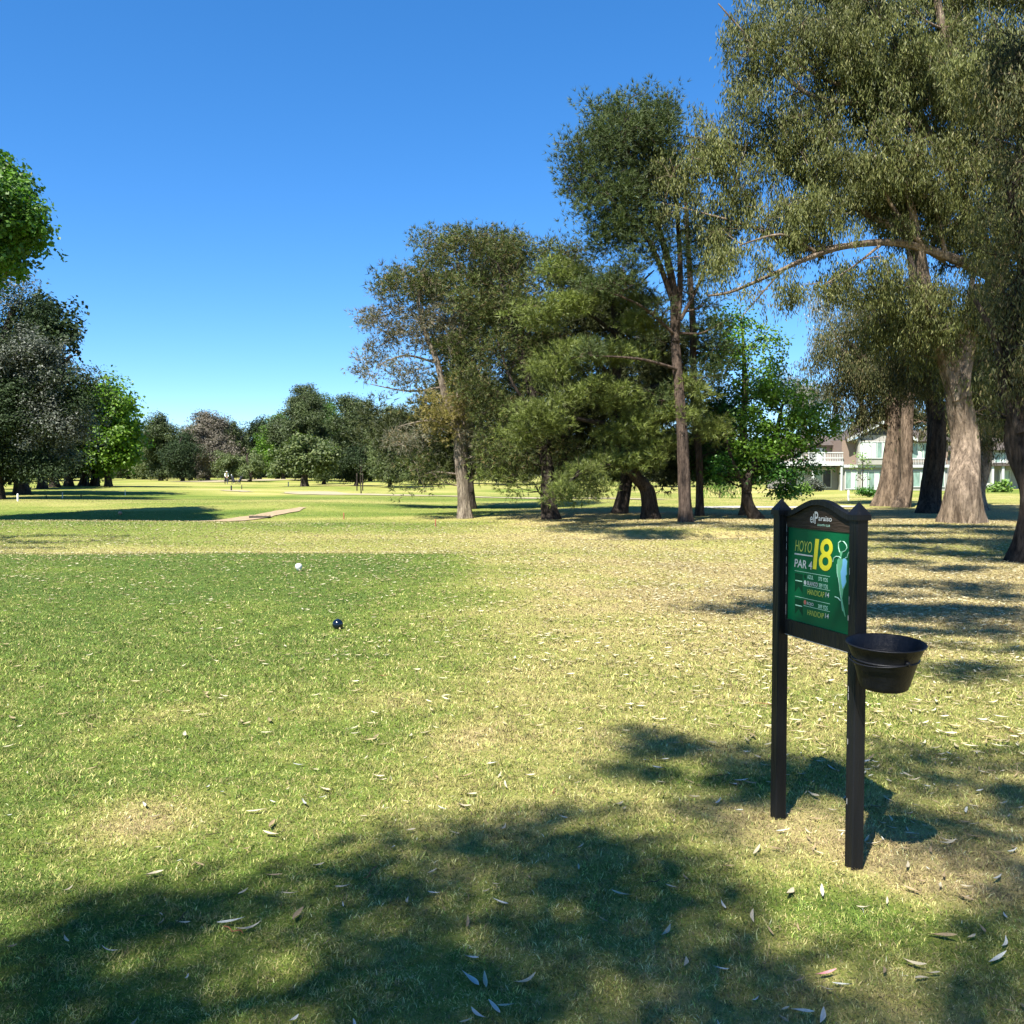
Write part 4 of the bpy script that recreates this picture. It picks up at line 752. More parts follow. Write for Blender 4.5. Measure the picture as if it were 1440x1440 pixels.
tree('staked_sapling', 'thin young tree between two wooden stakes on the far lawn', (508, 82),
     [[(507, None, 0, .05), (507, 672, 0, .04), (508, 655, 0, .02)]], [(507, 658, 8, 9, 0)], dict(BROAD, per=40), ['l_oak'], 'bark_dark', 172, sub=.5, dens=.6, maxbr=10)
tree('staked_sapling', 'slender young tree with airy yellow-green leaves in front of the house windows', (1213, 80),
     [[(1213, None, 0, .06), (1213, 665, 0, .05), (1213, 635, 0, .02)]], [(1213, 650, 16, 16, 0), (1225, 655, 10, 10, 0), (1200, 655, 10, 9, 0), (1213, 670, 12, 8, 0)], dict(BROAD, per=24, L=.2), ['l_bush'], 'bark_dark', 173, sub=.6, dens=.35, maxbr=30)
tree('palm_like_shrub', 'tall thin grassy clump behind the trunk left of the maples', (1012, 62),
     [[(1012, None, 0, .05), (1012, 690, 0, .03), (1012, 672, 0, .01)]], [(1000, 680, 10, 14, 0), (1020, 682, 14, 12, 0), (1036, 685, 8, 10, 0)], dict(EUC, per=60, L=.4, W=.05, hang=.2), ['l_bush'], 'bark_mid', 174, sub=.6, dens=.8, maxbr=10, cat='shrub')
# bushes
def bush(label, px, Y, rx, ry, leaf, seed, L=.16, per=160):
    return tree('bush', label, (px, Y), [[(px, None, 0, .04), (px + 1, 668 + 1.6 * F / Y - ry, 0, .03), (px, 668 + 1.6 * F / Y - ry * 1.4, 0, .01)]],
         [(px, 668 + 1.6 * F / Y - ry, rx, ry, 0), (px - rx * .4, 668 + 1.6 * F / Y - ry * .8, rx * .6, ry * .7, 0), (px + rx * .45, 668 + 1.6 * F / Y - ry * .75, rx * .6, ry * .6, 0)], dict(BROAD, L=L, W=L * .7, per=per, minz=.02), [leaf], 'bark_mid', seed, sub=.45, dens=.8, maxbr=20, cat='bush')
bush('round yellow-green bush at the corner of the balcony wing', 1127, 78, 12, 8, 'l_bush', 181)
bush('silvery grey shrub against the balcony wing', 1143, 88, 15, 10, 'l_silver', 182)
bush('low dark green hedge at the foot of the knobbly twin trunk', 1222, 72, 18, 6, 'l_mapledark', 183)
bush('big-leaved yellow-green bush by the second white house', 1408, 80, 15, 10, 'l_bush', 184, .3, 60)
bush('tiny dark shrub on the lawn left of the pale leaning trunk', 569, 90, 3, 3, 'l_dark', 185)

# ------------------------------------------------------------------ sign
PL = np.array([1.243, 4.36]); PR = np.array([1.395, 3.80]); UU = PR - PL; WID = float(np.linalg.norm(UU)); UU = UU / WID
sign = empty('hole_sign', (PL[0], PL[1], hz(*PL)), math.atan2(UU[1], UU[0]), 'black two-post golf hole sign with a green panel reading HOYO 18 PAR 4', 'sign')
HH = .027
def bevelbox(x0, x1, y0, y1, z0, z1, b=.004):
    mb = MB(); pts = [(x0 + b, y0), (x1 - b, y0), (x1, y0 + b), (x1, y1 - b), (x1 - b, y1), (x0 + b, y1), (x0, y1 - b), (x0, y0 + b)]
    n = 8; v = [(p[0], p[1], z0) for p in pts] + [(p[0], p[1], z1) for p in pts]
    mb.add(v, [tuple(range(n - 1, -1, -1)), tuple(range(n, 2 * n))] + [(i, (i + 1) % n, (i + 1) % n + n, i + n) for i in range(n)], 0, False); return mb
for k, x in enumerate((0, WID)):
    p = bevelbox(x - HH, x + HH, -HH, HH, -.15, 1.418).build('post', M['blackpaint'], sign)
    c = MB(); q = HH + .007; c.box(x - q, x + q, -q, q, 1.4185, 1.440); c.add([(x - q, -q, 1.4405), (x + q, -q, 1.4405), (x + q, q, 1.4405), (x - q, q, 1.4405), (x, 0, 1.493)], [(0, 1, 4), (1, 2, 4), (2, 3, 4), (3, 0, 4)], 0, False)
    c.build('post_cap', M['blackpaint'], p)
xi0, xi1 = HH + .0005, WID - HH - .0005
# header with a swept top
tz = np.linspace(0, 1, 25); top = 1.428 + .062 * (.5 - .5 * np.cos(2 * np.pi * tz)) ** .9; top[11:14] = top[11:14] - .001
poly = [(xi0, 1.362)] + [(xi1, 1.362)] + [(xi0 + (xi1 - xi0) * t, z) for t, z in zip(tz[::-1], top[::-1])]
h = MB().prism(poly, .011, .030).build('header_board', M['brownwood'], sign)
# cap moulding following the sweep
mbm = MB()
for k in range(24):
    xa = xi0 + (xi1 - xi0) * tz[k]; xb = xi0 + (xi1 - xi0) * tz[k + 1]
    mbm.add([(xa, -.002, top[k] - .018), (xb, -.002, top[k + 1] - .018), (xb, .0295, top[k + 1] - .018), (xa, .0295, top[k] - .018), (xa, -.002, top[k] + .006), (xb, -.002, top[k + 1] + .006), (xb, .0295, top[k + 1] + .006), (xa, .0295, top[k] + .006)],
            [(0, 3, 2, 1), (4, 5, 6, 7), (0, 1, 5, 4), (2, 3, 7, 6)], 0, False)
mbm.build('header_moulding', M['blackpaint'], sign)
bevelbox(xi0, xi1, .004, .0295, .868, .940).build('bottom_rail', M['blackpaint'], sign)
bevelbox(xi0, xi0 + .012, .004, .0295, .9405, 1.3615, .002).build('side_rail', M['blackpaint'], sign)
bevelbox(xi1 - .012, xi1, .004, .0295, .9405, 1.3615, .002).build('side_rail', M['blackpaint'], sign)
panel = MB().box(xi0 + .0125, xi1 - .0125, .014, .028, .9405, 1.3615).build('green_panel', M['greenpanel'], sign)
Mi = Matrix.Translation((PL[0], PL[1], hz(*PL))) @ Matrix.Rotation(math.atan2(UU[1], UU[0]), 4, 'Z'); Minv = Mi.inverted()
def SP(px, py, yl=.013):
    o = Minv @ Vector((0, 0, CAMZ)); d = Minv.to_3x3() @ Vector(ray(px, py)); t = (yl - o.y) / d.y; p = o + d * t; return (p.x, p.z)
def lettering(txt, rect, mat, name='lettering', parent=None, shear=0, bold=0, yl=.0138, depth=.0012):
    (x0, z0, x1, z1) = rect; cu = bpy.data.curves.new('t', 'FONT'); cu.body = txt; cu.shear = shear; cu.offset = bold; cu.extrude = .0; cu.resolution_u = 4
    o = bpy.data.objects.new('t', cu); COL.objects.link(o); dg = bpy.context.evaluated_depsgraph_get(); dg.update(); me = bpy.data.meshes.new_from_object(o.evaluated_get(dg))
    v = np.zeros(len(me.vertices) * 3); me.vertices.foreach_get('co', v); v = v.reshape(-1, 3); fs = [tuple(p.vertices) for p in me.polygons]; bpy.data.objects.remove(o); bpy.data.curves.remove(cu); bpy.data.meshes.remove(me)
    mn, mx_ = v.min(0), v.max(0); X_ = x0 + (v[:, 0] - mn[0]) / (mx_[0] - mn[0]) * (x1 - x0); Z_ = z0 + (v[:, 1] - mn[1]) / (mx_[1] - mn[1]) * (z1 - z0)
    mb = MB(); mb.add(np.stack([X_, np.full(len(X_), yl - depth), Z_], -1), fs, 0, False); return mb.build(name, M[mat], parent or panel)
def rect_px(xa, xb, yt, yb):      # top / bottom measured at the left end
    a = SP(xa, yt); b = SP(xa, yb); c = SP(xb, yt); return (a[0], b[1], c[0], a[1])
lettering('HOYO', rect_px(1118.3, 1142.0, 759.2, 774.6), 'lime', 'hole_word', shear=.22, bold=-.004)
lettering('PAR 4', rect_px(1117.3, 1142.3, 785.6, 797), 'white', 'par_word', shear=.12, bold=.012)
r1 = rect_px(1143.3, 1152.0, 757.3, 800); lettering('1', r1, 'yellow', 'hole_number', shear=.12, bold=.012)
r8 = rect_px(1152.2, 1171.6, 756.2, 801.5); lettering('8', r8, 'yellow', 'hole_number', shear=.10, bold=.012, depth=.0018)
lettering('AZUL', rect_px(1135.5, 1144, 808.2, 813.8), 'pale', 'tee_word', bold=.01)
lettering('375 YDS', rect_px(1151, 1164.2, 811, 816.4), 'pale', 'distance_word', bold=.01)
lettering('BLANCO', rect_px(1135.5, 1150, 816.8, 822.6), 'white', 'tee_word', bold=.01)
lettering('359 YDS', rect_px(1151.5, 1164.2, 820, 825.8), 'pale', 'distance_word', bold=.01)
lettering('HANDICAP', rect_px(1135.8, 1159.3, 828, 835.5), 'lime', 'handicap_word', bold=.0, shear=.1)
lettering('14', rect_px(1161, 1166, 832.5, 839.6), 'white', 'handicap_number', bold=.01, shear=.1)
lettering('ROJO', rect_px(1134.8, 1144.2, 846, 851.6), 'white', 'tee_word', bold=.01)
lettering('309 YDS', rect_px(1150.6, 1164.2, 849.5, 855), 'pale', 'distance_word', bold=.01)
lettering('HANDICAP', rect_px(1135.6, 1158.6, 857, 864.5), 'lime', 'handicap_word', bold=.0, shear=.1)
lettering('14', rect_px(1160.4, 1165.6, 862, 869), 'white', 'handicap_number', bold=.01, shear=.1)
def flatpoly(name, pts, mat, yl=.0135, parent=None, closed=True):
    mb = MB(); n = len(pts); v = [(p[0], yl, p[1]) for p in pts] + [(p[0], yl + .0004, p[1]) for p in pts]
    mb.add(v, [tuple(range(n))] , 0, False); return mb.build(name, M[mat], parent or panel)
def bar(xa, ya, xb, yb, th, mat='pale'):
    a = SP(xa, ya); b = SP(xb, yb); z = (a[1] + b[1]) / 2; MB().box(a[0], b[0], 0.0130, .0139, z - th / 2, z + th / 2).build('rule_line', M[mat], panel)
bar(1117.4, 779.2, 1142.5, 781.5, .006, 'white'); bar(1117.5, 802.6, 1167, 810.6, .0017); bar(1130, 824, 1167, 829.6, .0017); bar(1117.8, 839.5, 1167, 848, .0017); bar(1130, 852.6, 1167, 859, .0017)
for (ya, yb, yc) in ((805.5, 832.5, 815.6), (841.5, 863.5, 850.2)):
    a = SP(1117.8, ya); b = SP(1128.8, ya + 1.6); c = SP(1117.8, yb); w_ = b[0] - a[0]
    flatpoly('ribbon_mark', [(a[0], a[1]), (a[0], c[1]), (a[0] + w_ / 2, c[1] + .028), (b[0], c[1]), (b[0], a[1])], 'darkgreen')
    q = SP(1118.5, yc); MB().box(q[0], q[0] + w_ * .86, 0.0127, .0133, q[1] - .003, q[1] + .001).build('rule_line', M['pale'], panel)
def disc(px, py, r, mat):
    c = SP(px, py); t = np.linspace(0, 2 * np.pi, 14, endpoint=False); flatpoly('tee_colour_dot', [(c[0] + r * math.cos(a) , c[1] + r * math.sin(a)) for a in t], mat, .0130)
disc(1132.2, 819.2, .010, 'white'); disc(1132, 847, .010, 'reddot'); disc(1132, 810.6, .009, 'darkgreen')
def Z1(x, y): return SP(1100 + x / 12, 695 + y / 12)
def Z2(x, y): return SP(1100 + x / 12, 795 + y / 12)
flatpoly('course_map', [Z1(1010, 1095), Z1(1030, 1080), Z1(1070, 1080), Z1(1100, 1130), Z1(1090, 1250), Z1(1095, 1350), Z2(1075, 180), Z2(1085, 280), Z2(1050, 370), Z2(1030, 410), Z2(1010, 560), Z2(1045, 740), Z2(1065, 860), Z2(1058, 870), Z2(1030, 780), Z2(1010, 770), Z2(985, 560), Z2(960, 400), Z2(950, 230), Z1(925, 1390), Z1(920, 1200), Z1(930, 1110), Z1(950, 1080), Z1(985, 1075)], 'mapgreen', .0134)
flatpoly('course_water', [Z1(1020, 1110), Z1(1035, 1085), Z1(1068, 1085), Z1(1095, 1130), Z1(1085, 1250), Z1(1088, 1350), Z2(1068, 180), Z2(1078, 280), Z2(1040, 360), Z2(1020, 400), Z2(1000, 300), Z2(985, 100), Z1(990, 1300), Z1(1015, 1200)], 'mapblue', .0128)
def line(pts, r, mat):
    mb = MB(); mb.tube([(p[0], .0130, p[1]) for p in pts], r, 6); mb.build('course_outline', M[mat], panel)
ring = [Z1(970, 980), Z1(950, 900), Z1(950, 820), Z1(985, 790), Z1(1040, 800), Z1(1080, 850), Z1(1095, 900), Z1(1070, 950), Z1(1020, 975)]; line(ring, .0022, 'pale')
flatpoly('course_map', [Z1(960, 960), Z1(1020, 970), Z1(1010, 1010), Z1(995, 1075), Z1(970, 1070), Z1(975, 1010)], 'mapgreen', .0134)
line([Z1(855, 1140), Z1(870, 1080), Z1(910, 1050), Z1(960, 1055), Z1(995, 1085)], .0024, 'pale'); line([Z1(1065, 1080), Z1(1100, 1060), Z1(1115, 1000), Z1(1145, 960)], .0024, 'pale'); line([Z2(890, 530), Z2(940, 550), Z2(985, 600)], .0022, 'pale')
line([Z1(922, 1180), Z1(925, 1330), Z2(945, 210), Z2(970, 400), Z2(995, 600), Z2(1015, 760)], .0012, 'pale')
# header logo
lettering('el', rect_px(1140.4, 1145.6, 722.0, 735.0), 'white', 'logo_word', h, shear=.05, bold=.008, yl=.0108)
lettering('P', rect_px(1146.6, 1151.6, 719.3, 736.6), 'white', 'logo_word', h, bold=.012, yl=.0108)
lettering('araiso', rect_px(1152.0, 1170.8, 725.3, 732.2), 'white', 'logo_word', h, bold=.012, yl=.0108)
lettering('COUNTRY CLUB', rect_px(1150.3, 1168, 736.6, 739.4), 'pale', 'logo_word', h, bold=.005, yl=.0108)
# worn paint along the edges
rs = random.Random(2)
ch = MB()
for x in (xi0 + .0125, xi1 - .0140):
    z = .96
    while z < 1.35:
        l = rs.uniform(.004, .05); ch.box(x, x + .0016, 0.0034, .0039, z, z + l); z += l + rs.uniform(.0, .05)
for k in range(9):
    z = rs.uniform(.05, 1.35); l = rs.uniform(.004, .03); x = WID - HH + rs.choice([.003, .008, .012]); ch.box(x, x + .002, -HH - .0006, -HH - .0001, z, z + l)
ch.box(xi0 + .01, xi1 - .01, 0.0034, .0039, .8695, .8712)
ch.build('worn_paint', M['chip'], sign)

# bucket hung on the post's outer face
bc = PR + UU * (HH + .150); bz = .866
bucket = empty('bucket', (bc[0], bc[1], bz + hz(*PR)), 0, 'black metal bucket with a wide rim hung on the right post of the sign', 'bucket')
bucket.rotation_euler = (R(1.5), R(4), math.atan2(UU[1], UU[0]))
hb = .088
prof = [(.0, -hb), (.084, -hb), (.088, -hb + .004), (.094, -hb + .02), (.118, .02), (.1195, .022), (.1185, .026), (.142, hb - .006), (.1475, hb - .004), (.149, hb), (.1465, hb + .003), (.1435, hb), (.139, hb - .008), (.114, .02), (.085, -hb + .01), (.0, -hb + .008)]
MB().lathe(prof, 48).build('bucket_body', M['bucketpaint'], bucket)
def ringtube(r, z, tr, name, parent, rz=0, tilt=0):
    a = np.linspace(0, 2 * np.pi, 49); P = np.stack([r * np.cos(a), r * np.sin(a), z + tilt * np.cos(a)], -1); MB().tube(P, tr, 8, cap=False).build(name, M['bucketpaint'], parent)
ringtube(.121, .028, .0042, 'holder_ring', bucket); 
a = np.linspace(-.1, math.pi + .1, 30); P = np.stack([.132 * np.cos(a), -.128 * np.sin(a), .034 - .016 * np.sin(a)], -1); MB().tube(P, .0032, 7).build('handle', M['bucketpaint'], bucket)
MB().box(-.158, -.118, -.016, .016, .016, .036).build('bracket', M['bucketpaint'], bucket)
for s in (-1, 1):
    MB().lathe([(0, -.008), (.008, -.008), (.008, .008), (0, .008)], 12, c=(0, 0, 0)).build('handle_lug', M['bucketpaint'], bucket, loc=(.130 * s * 1.0, 0, .038))

# ------------------------------------------------------------------ tee markers
def marker(label, px, py, Y, r, mat, shape='ball'):
    p = ground_at(px, py) if Y is None else onground(px, Y); p = p - np.array([0, 0, .006]); root = empty('tee_marker', tuple(p), 0, label, 'tee marker')
    t = np.linspace(-np.pi / 2, np.pi / 2, 20); ct = r * .98
    if shape == 'ball': pr = [(max(1e-4, r * math.cos(a)), ct + r * math.sin(a)) for a in t]
    else: pr = [(1e-4, .005), (r * .35, .01), (r * .75, r * .75), (r * .98, r * 1.35), (r * .92, r * 1.8), (r * .6, r * 2.15), (1e-4, r * 2.25)]
    MB().lathe(pr, 28).build('marker_head', M[mat], root)
    MB().lathe([(.006, -.08), (.006, .02), (1e-4, .02)], 10).build('spike', M['steel'], root)
    return root
marker('glossy dark blue ball tee marker on the mown tee', 475, 884.5, None, .056, 'bluepaint')
marker('white tapered tee marker at the front of the tee', 420, 803, None, .060, 'whitepaint', 'cone')
marker('small orange and white tee marker on the raised left tee', 169, 724, None, .085, 'orange')
def stake(label, px, py, hgt, r, mat, name='stake', group=None, cat='stake'):
    p = ground_at(px, py); root = MB(); root.lathe([(r, -.05), (r, hgt - r), (r * .6, hgt), (1e-4, hgt)], 10); o = root.build(name, M[mat], None, loc=tuple(p)); return tag(o, label, cat, group)
stake('reddish wooden stake in the dry rough before the pale leaning trunk', 612.5, 741, .26, .022, 'post_wood')
stake('short brown stake in the rough left of centre', 483.5, 730, .26, .025, 'post_wood')
stake('short white post at the foot of the silvery tree on the left', 25, 705, .42, .05, 'whitepaint')
stake('thin pale stake in the left rough, left of the pair', 88, 701, .42, .03, 'whitepaint')
stake('dark stake right of the thin pale one in the left rough', 114, 700, .26, .035, 'darkcloth')
stake('tiny dark stake in the shade at far left of the rough', 65, 700.5, .20, .03, 'darkcloth')
stake('pale thin stake further along the left rough', 176, 696.5, .45, .03, 'whitepaint')
stake('dark post on the fairway below the golfer', 325.3, 690, .50, .07, 'darkcloth')
stake('thin dark post right of the one below the golfer', 340, 688, .42, .04, 'darkcloth')
stake('white stake on the far fairway left of the lone lawn tree', 405.5, 684, .55, .06, 'whitepaint')
stake('white marker post on the lawn in front of the house windows', 1193, 704, .62, .06, 'whitepaint', 'marker_post')
for px in (502, 510): stake('wooden stake of the pair holding the thin young tree' + (', left one' if px == 502 else ', right one'), px, 690, 1.7, .06, 'bark_dark')

# little timber culvert on the dirt path
cv = empty('plank_culvert', (-10.42, 39.0, hz(-10.42, 39.0)), .18, 'small plank bridge over a dark drain on the dirt path', 'footbridge'); Lc = .42
mb = MB()
for k in range(5): mb.box(-Lc + k * 2 * Lc / 5, -Lc + (k + .93) * 2 * Lc / 5, -.22, .5, .085, .115)
mb.build('deck', M['pathdirt'], cv)
MB().prism([(-Lc * .95, .03), (-Lc * .8, -.06), (Lc * .5, -.06), (Lc * .95, .084), (-Lc * .95, .084)], -.26, .4).build('drain_shade_block', M['darkroom'], cv)  # solid dark block, its colour stands in for shade under the deck

# ------------------------------------------------------------------ golfer and trolleys
def skin_mesh(name, joints, edges, mats, matfn, parent, sub=2):
    me = bpy.data.meshes.new(name); me.from_pydata([j[:3] for j in joints], edges, []); o = bpy.data.objects.new(name, me); COL.objects.link(o)
    md = o.modifiers.new('s', 'SKIN'); sv = me.skin_vertices[0].data
    for k, j in enumerate(joints): sv[k].radius = (j[3], j[3] if len(j) < 5 else j[4])
    sv[0].use_root = True; sd = o.modifiers.new('u', 'SUBSURF'); sd.levels = sub; sd.render_levels = sub
    dg = bpy.context.evaluated_depsgraph_get(); dg.update(); m2 = bpy.data.meshes.new_from_object(o.evaluated_get(dg)); bpy.data.objects.remove(o)
    m2.name = name; m2.materials.clear()
    for m_ in mats: m2.materials.append(M[m_])
    for p in m2.polygons: p.material_index = matfn(p.center); p.use_smooth = True
    o = bpy.data.objects.new(name, m2); COL.objects.link(o); o.parent = parent; return o
gp = onground(318, 122)
gf = empty('person', tuple(gp), R(25), 'golfer in a white shirt and dark trousers bending forward on the far fairway', 'person')
J = [(0, 0, .95, .15), (0, -.12, 1.15, .15), (0, -.32, 1.32, .17), (0, -.42, 1.40, .07), (0, -.52, 1.47, .10), (0, -.56, 1.56, .09),
     (.11, 0, .88, .10), (.14, -.03, .48, .07), (.15, .03, .08, .05), (.15, -.16, .04, .045), (-.11, 0, .88, .10), (-.14, -.03, .48, .07), (-.15, .03, .08, .05), (-.15, -.16, .04, .045),
     (.20, -.34, 1.33, .065), (.22, -.44, 1.06, .05), (.08, -.58, .85, .035), (.05, -.60, .77, .04), (-.20, -.34, 1.33, .065), (-.22, -.44, 1.06, .05), (-.04, -.58, .85, .035), (-.03, -.60, .76, .04)]
E = [(0, 1), (1, 2), (2, 3), (3, 4), (4, 5), (0, 6), (6, 7), (7, 8), (8, 9), (0, 10), (10, 11), (11, 12), (12, 13), (2, 14), (14, 15), (15, 16), (16, 17), (2, 18), (18, 19), (19, 20), (20, 21)]
def mf(c):
    if c.z < .98 and c.y > -.35: return 2
    if c.y < -.40 and (c.z > 1.36 or c.z < .98): return 0
    return 1
skin_mesh('body', J, E, ['skin', 'shirt', 'darkcloth'], mf, gf)
MB().lathe([(1e-4, .09), (.06, .08), (.10, .03), (.105, 0), (.0001, .0)], 16).build('cap', M['shirt'], gf, loc=(0, -.56, 1.58))
MB().tube([(0, -.60, .95), (.05, -.80, .05)], .012, 6).build('golf_club', M['steel'], gf)
def trolley(label, px, py, rz):
    p = onground(px, py); r_ = empty('golf_trolley', tuple(p), rz, label, 'golf trolley', 'golf trolleys beside the golfer')
    b_ = MB(); P = smooth_path([(0, 0, .25), (0, .18, .62), (0, .35, 1.0)], 10); b_.tube(P, [.15, .17, .17, .16, .16, .16, .16, .17, .17, .15], 14); b_.build('golf_bag', M['darkcloth'], r_)
    for s in (-1, 1):
        w_ = MB(); a = np.linspace(0, 2 * np.pi, 25); w_.tube(np.stack([0 * a + s * .32, .15 * np.cos(a), .15 + .15 * np.sin(a)], -1), .025, 7, cap=False); w_.tube([(s * .32, 0, .15), (0, .05, .3)], .015, 6); w_.build('wheel', M['rubber'], r_)
    MB().tube([(0, -.1, .2), (0, .45, 1.05), (0, .6, 1.08)], .018, 6).build('handle', M['steel'], r_)
    c_ = MB()
    for k in range(6): c_.tube([(random.uniform(-.1, .1), .35, .95), (random.uniform(-.12, .12), .48, 1.28)], .014, 5)
    c_.build('golf_clubs', M['steel'], r_)
trolley('dark golf bag on a trolley right beside the golfer', 329, 122, R(60)); trolley('dark golf bag on a trolley, furthest right of the golfer', 336, 121, R(-70))

# ------------------------------------------------------------------ houses
HY = 100.0; K = HY / F
def HX(px): return (px - CX) * K
def HZ(py): return CAMZ + (668 - py) * K
base = -.3
house = empty('house', (HX(1230), HY, 0), 0, 'two-storey brown and white house with gabled roof, balcony and large windows', 'house')
ox, oy = HX(1230), HY
def hb_(mb, pa, pb, ya, yb, d0, d1, mat=0): return mb.box(HX(pa) - ox, HX(pb) - ox, d0, d1, HZ(yb), HZ(ya), mat)
def part(name, mat, lst, parent=house):
    mb = MB()
    for q in lst: hb_(mb, *q)
    return mb.build(name, M[mat], parent)
part('upper_wall', 'siding', [(1183, 1332, 619, 655.8, 0, 7)])
part('ground_wall', 'stucco', [(1183, 1332, 656, 692.5, .05, 7)])
part('floor_band', 'white', [(1182, 1333, 653.5, 657.5, -.35, -.005)])
part('wing_wall', 'greywall', [(1104, 1182.8, 657, 692.5, 1.2, 7)]); part('wing_upper_wall', 'siding', [(1104, 1182.8, 624, 648.5, 3.2, 7)])
part('balcony_slab', 'white', [(1102, 1182.8, 649, 655, -.6, 3.1)])
rl = []
for k in range(34): rl.append((1102.5 + k * 2.4, 1103.2 + k * 2.4, 637.5, 648.9, -.5, -.44))
bal = part('balcony_railing', 'white', rl + [(1102, 1182.6, 636, 637.4, -.56, -.40), (1102, 1182.6, 643.5, 645, -.54, -.505)])
for px in (1104, 1140, 1179.5): part('column', 'white', [(px, px + 2.6, 655.1, 692.5, -.5, -.2)])
# gable roofs
def zz(py): return HZ(py)
r = MB(); xa, xb, xm = HX(1188) - ox, HX(1282) - ox, HX(1235) - ox; ze, zt = HZ(621), HZ(597)
r.prism([(xa, ze), (xm, zt), (xb, ze), (xb, ze + .22), (xm, zt + .25), (xa, ze + .22)], -.9, 7.2); rf = r.build('roof', M['roof'], house)
r = MB(); r.prism([(xa - .1, ze - .05), (xm, zt - .02), (xb + .1, ze - .05), (xb + .1, ze + .26), (xm, zt + .32), (xa - .1, ze + .26)], -1.02, -.905); r.build('fascia', M['white'], rf)
r = MB(); r.prism([(xa + .5, ze - .1), (xb - .5, ze - .1), (xm, zt - .25)], -.3, -.05); r.build('gable_wall', M['stucco'], house)
t = np.linspace(0, math.pi, 13); cxm = HX(1230) - ox; r = MB(); r.prism([(cxm + 1.0 * math.cos(a), HZ(612) + .75 * math.sin(a)) for a in t], -.36, -.305); fw = r.build('arched_window', M['darkroom'], house)
r = MB(); r.prism([(cxm + 1.15 * math.cos(a), HZ(612) + .9 * math.sin(a)) for a in t] + [(cxm + 1.0 * math.cos(a), HZ(612) + .75 * math.sin(a)) for a in t[::-1]], -.40, -.29); r.build('window_frame', M['siding'], fw)
r = MB(); xa, xb = HX(1282) - ox, HX(1338) - ox
r.add([(xa, -.7, HZ(621)), (xb, -.7, HZ(621)), (xb, 4, HZ(603)), (xa, 4, HZ(603)), (xa, 7.6, HZ(621)), (xb, 7.6, HZ(621))], [(0, 1, 2, 3), (3, 2, 5, 4), (0, 3, 4), (1, 5, 2), (0, 4, 5, 1)], 0, False); r.build('side_roof', M['roof'], house)
r = MB(); xa, xb = HX(1098) - ox, HX(1188) - ox
r.add([(xa, 2.6, HZ(625)), (xb, 2.6, HZ(625)), (xb, 5.2, HZ(610)), (xa, 5.2, HZ(610)), (xa, 8, HZ(625)), (xb, 8, HZ(625))], [(0, 1, 2, 3), (3, 2, 5, 4), (0, 3, 4), (1, 5, 2), (0, 4, 5, 1)], 0, False); r.build('wing_roof', M['roof'], house)
def window(pa, pb, ya, yb, d, nm, mat='glass', parent=house, ms=1, extra=.0, ox_=None):
    """glazed opening with a raised frame, mullions and curtains behind the panes"""
    f_ = MB(); t_ = 1.1
    for q in ((pa - t_, pb + t_, ya - t_, ya, d - .10, d - .003), (pa - t_, pb + t_, yb, yb + t_, d - .10, d - .003), (pa - t_, pa, ya + .01, yb - .01, d - .10, d - .003), (pb, pb + t_, ya + .01, yb - .01, d - .10, d - .003)): hb_(f_, *q)
    for k in range(1, nm): x = pa + (pb - pa) * k / nm; hb_(f_, x - .45, x + .45, ya + .01, yb - .01, d - .09, d - .045)
    fr = f_.build('window', M['white'], parent); g_ = MB(); hb_(g_, pa + .01, pb - .01, ya + .01, yb - .01, d - .04, d - .01); g_.build('pane', M[mat], fr)
    c_ = MB()
    for k in range(nm):
        if (k + ms) % 2 == 0:
            xa_ = pa + (pb - pa) * (k + .1) / nm; xb_ = pa + (pb - pa) * (k + .8) / nm; hb_(c_, xa_, xb_, ya + .3, yb - .3, d - .044, d - .041)
    if c_.v: c_.build('curtain', M['curtain'], fr)
part('window_bay', 'stucco', [(1203, 1262, 619.5, 653.4, -.6, -.06)])
window(1206, 1220, 622.5, 644, -.6, 1, 'curtain'); window(1222, 1243, 622.5, 644, -.6, 3, 'glass', ms=0); window(1245, 1260, 622.5, 644, -.6, 2, 'glass')
window(1280, 1306, 624, 644, 0, 3, 'glass'); window(1312, 1326, 624, 644, 0, 2, 'curtain')
window(1189, 1204, 663, 687, .04, 2, 'glass'); window(1212, 1238, 663, 688, .04, 3, 'glass', ms=0); window(1243, 1262, 663, 688, .04, 2, 'curtain'); window(1281, 1306, 663, 684, .04, 2, 'glass'); window(1312, 1327, 663, 684, .04, 1, 'glass')
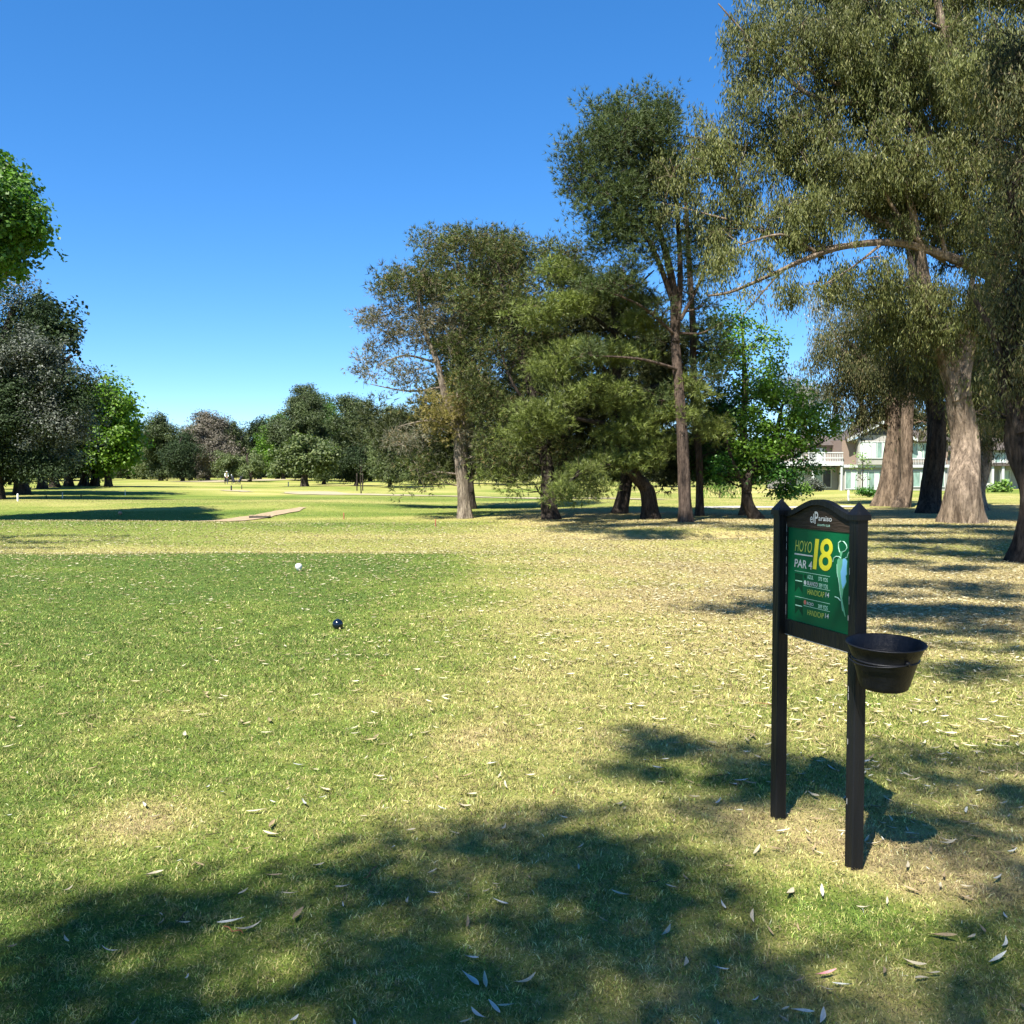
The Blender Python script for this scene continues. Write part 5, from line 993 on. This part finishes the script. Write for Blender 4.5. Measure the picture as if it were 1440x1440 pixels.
window(1149, 1160, 661, 685, 1.2, 1, 'glass'); window(1162, 1173, 661, 685, 1.2, 1, 'darkroom'); window(1115, 1135, 661, 685, 1.2, 2, 'darkroom'); window(1150, 1172, 630, 648, 3.2, 2, 'darkroom')
part('railing', 'white', [(1280 + k * 2.2, 1280.7 + k * 2.2, 646, 653, -.33, -.28) for k in range(22)] + [(1279, 1328, 645, 646, -.36, -.25)])
house2 = empty('house', (HX(1412), HY + 4, 0), 0, 'white second house with dark entrance and brown roof at the right edge', 'house'); K2 = (HY + 4) / F
ox2 = (1412 - CX) * K2; o_ox, o_K = ox, K
ox = HX(1412)  # reuse the same pixel based metric; the group sits four metres further back
part('upper_wall', 'stucco', [(1375, 1470, 632, 655, 0, 6)], house2); part('ground_wall', 'greywall', [(1375, 1470, 655.2, 692.5, 1.2, 6)], house2); part('porch_roof', 'roof', [(1374, 1472, 651, 654.9, -.8, -.01)], house2)
part('door', 'darkroom', [(1402, 1409, 661, 690, 1.0, 1.19)], house2)
for px in (1397.5, 1417, 1432): part('column', 'white', [(px, px + 3.4, 655, 692.5, -.6, -.2)], house2)
part('side_wall', 'white', [(1413, 1425, 660, 692.5, .4, 1.1)], house2)
window(1385, 1395, 662, 682, 1.2, 1, 'darkroom', house2); window(1440, 1455, 662, 684, 1.2, 2, 'glass', house2); window(1388, 1400, 637, 649, 0, 2, 'glass', house2); window(1425, 1440, 637, 649, 0, 2, 'glass', house2)
r = MB(); xa, xb = HX(1370) - ox, HX(1475) - ox
r.add([(xa, -.7, HZ(632)), (xb, -.7, HZ(632)), (xb - 2, 3, HZ(612)), (xa + 2, 3, HZ(612)), (xa, 6.6, HZ(632)), (xb, 6.6, HZ(632))], [(0, 1, 2, 3), (3, 2, 5, 4), (0, 3, 4), (1, 5, 2), (0, 4, 5, 1)], 0, False); r.build('roof', M['roof'], house2)
ox = o_ox
print('trees', TREES, 'objects', len(bpy.data.objects), 'polys', sum(len(m.polygons) for m in bpy.data.meshes))
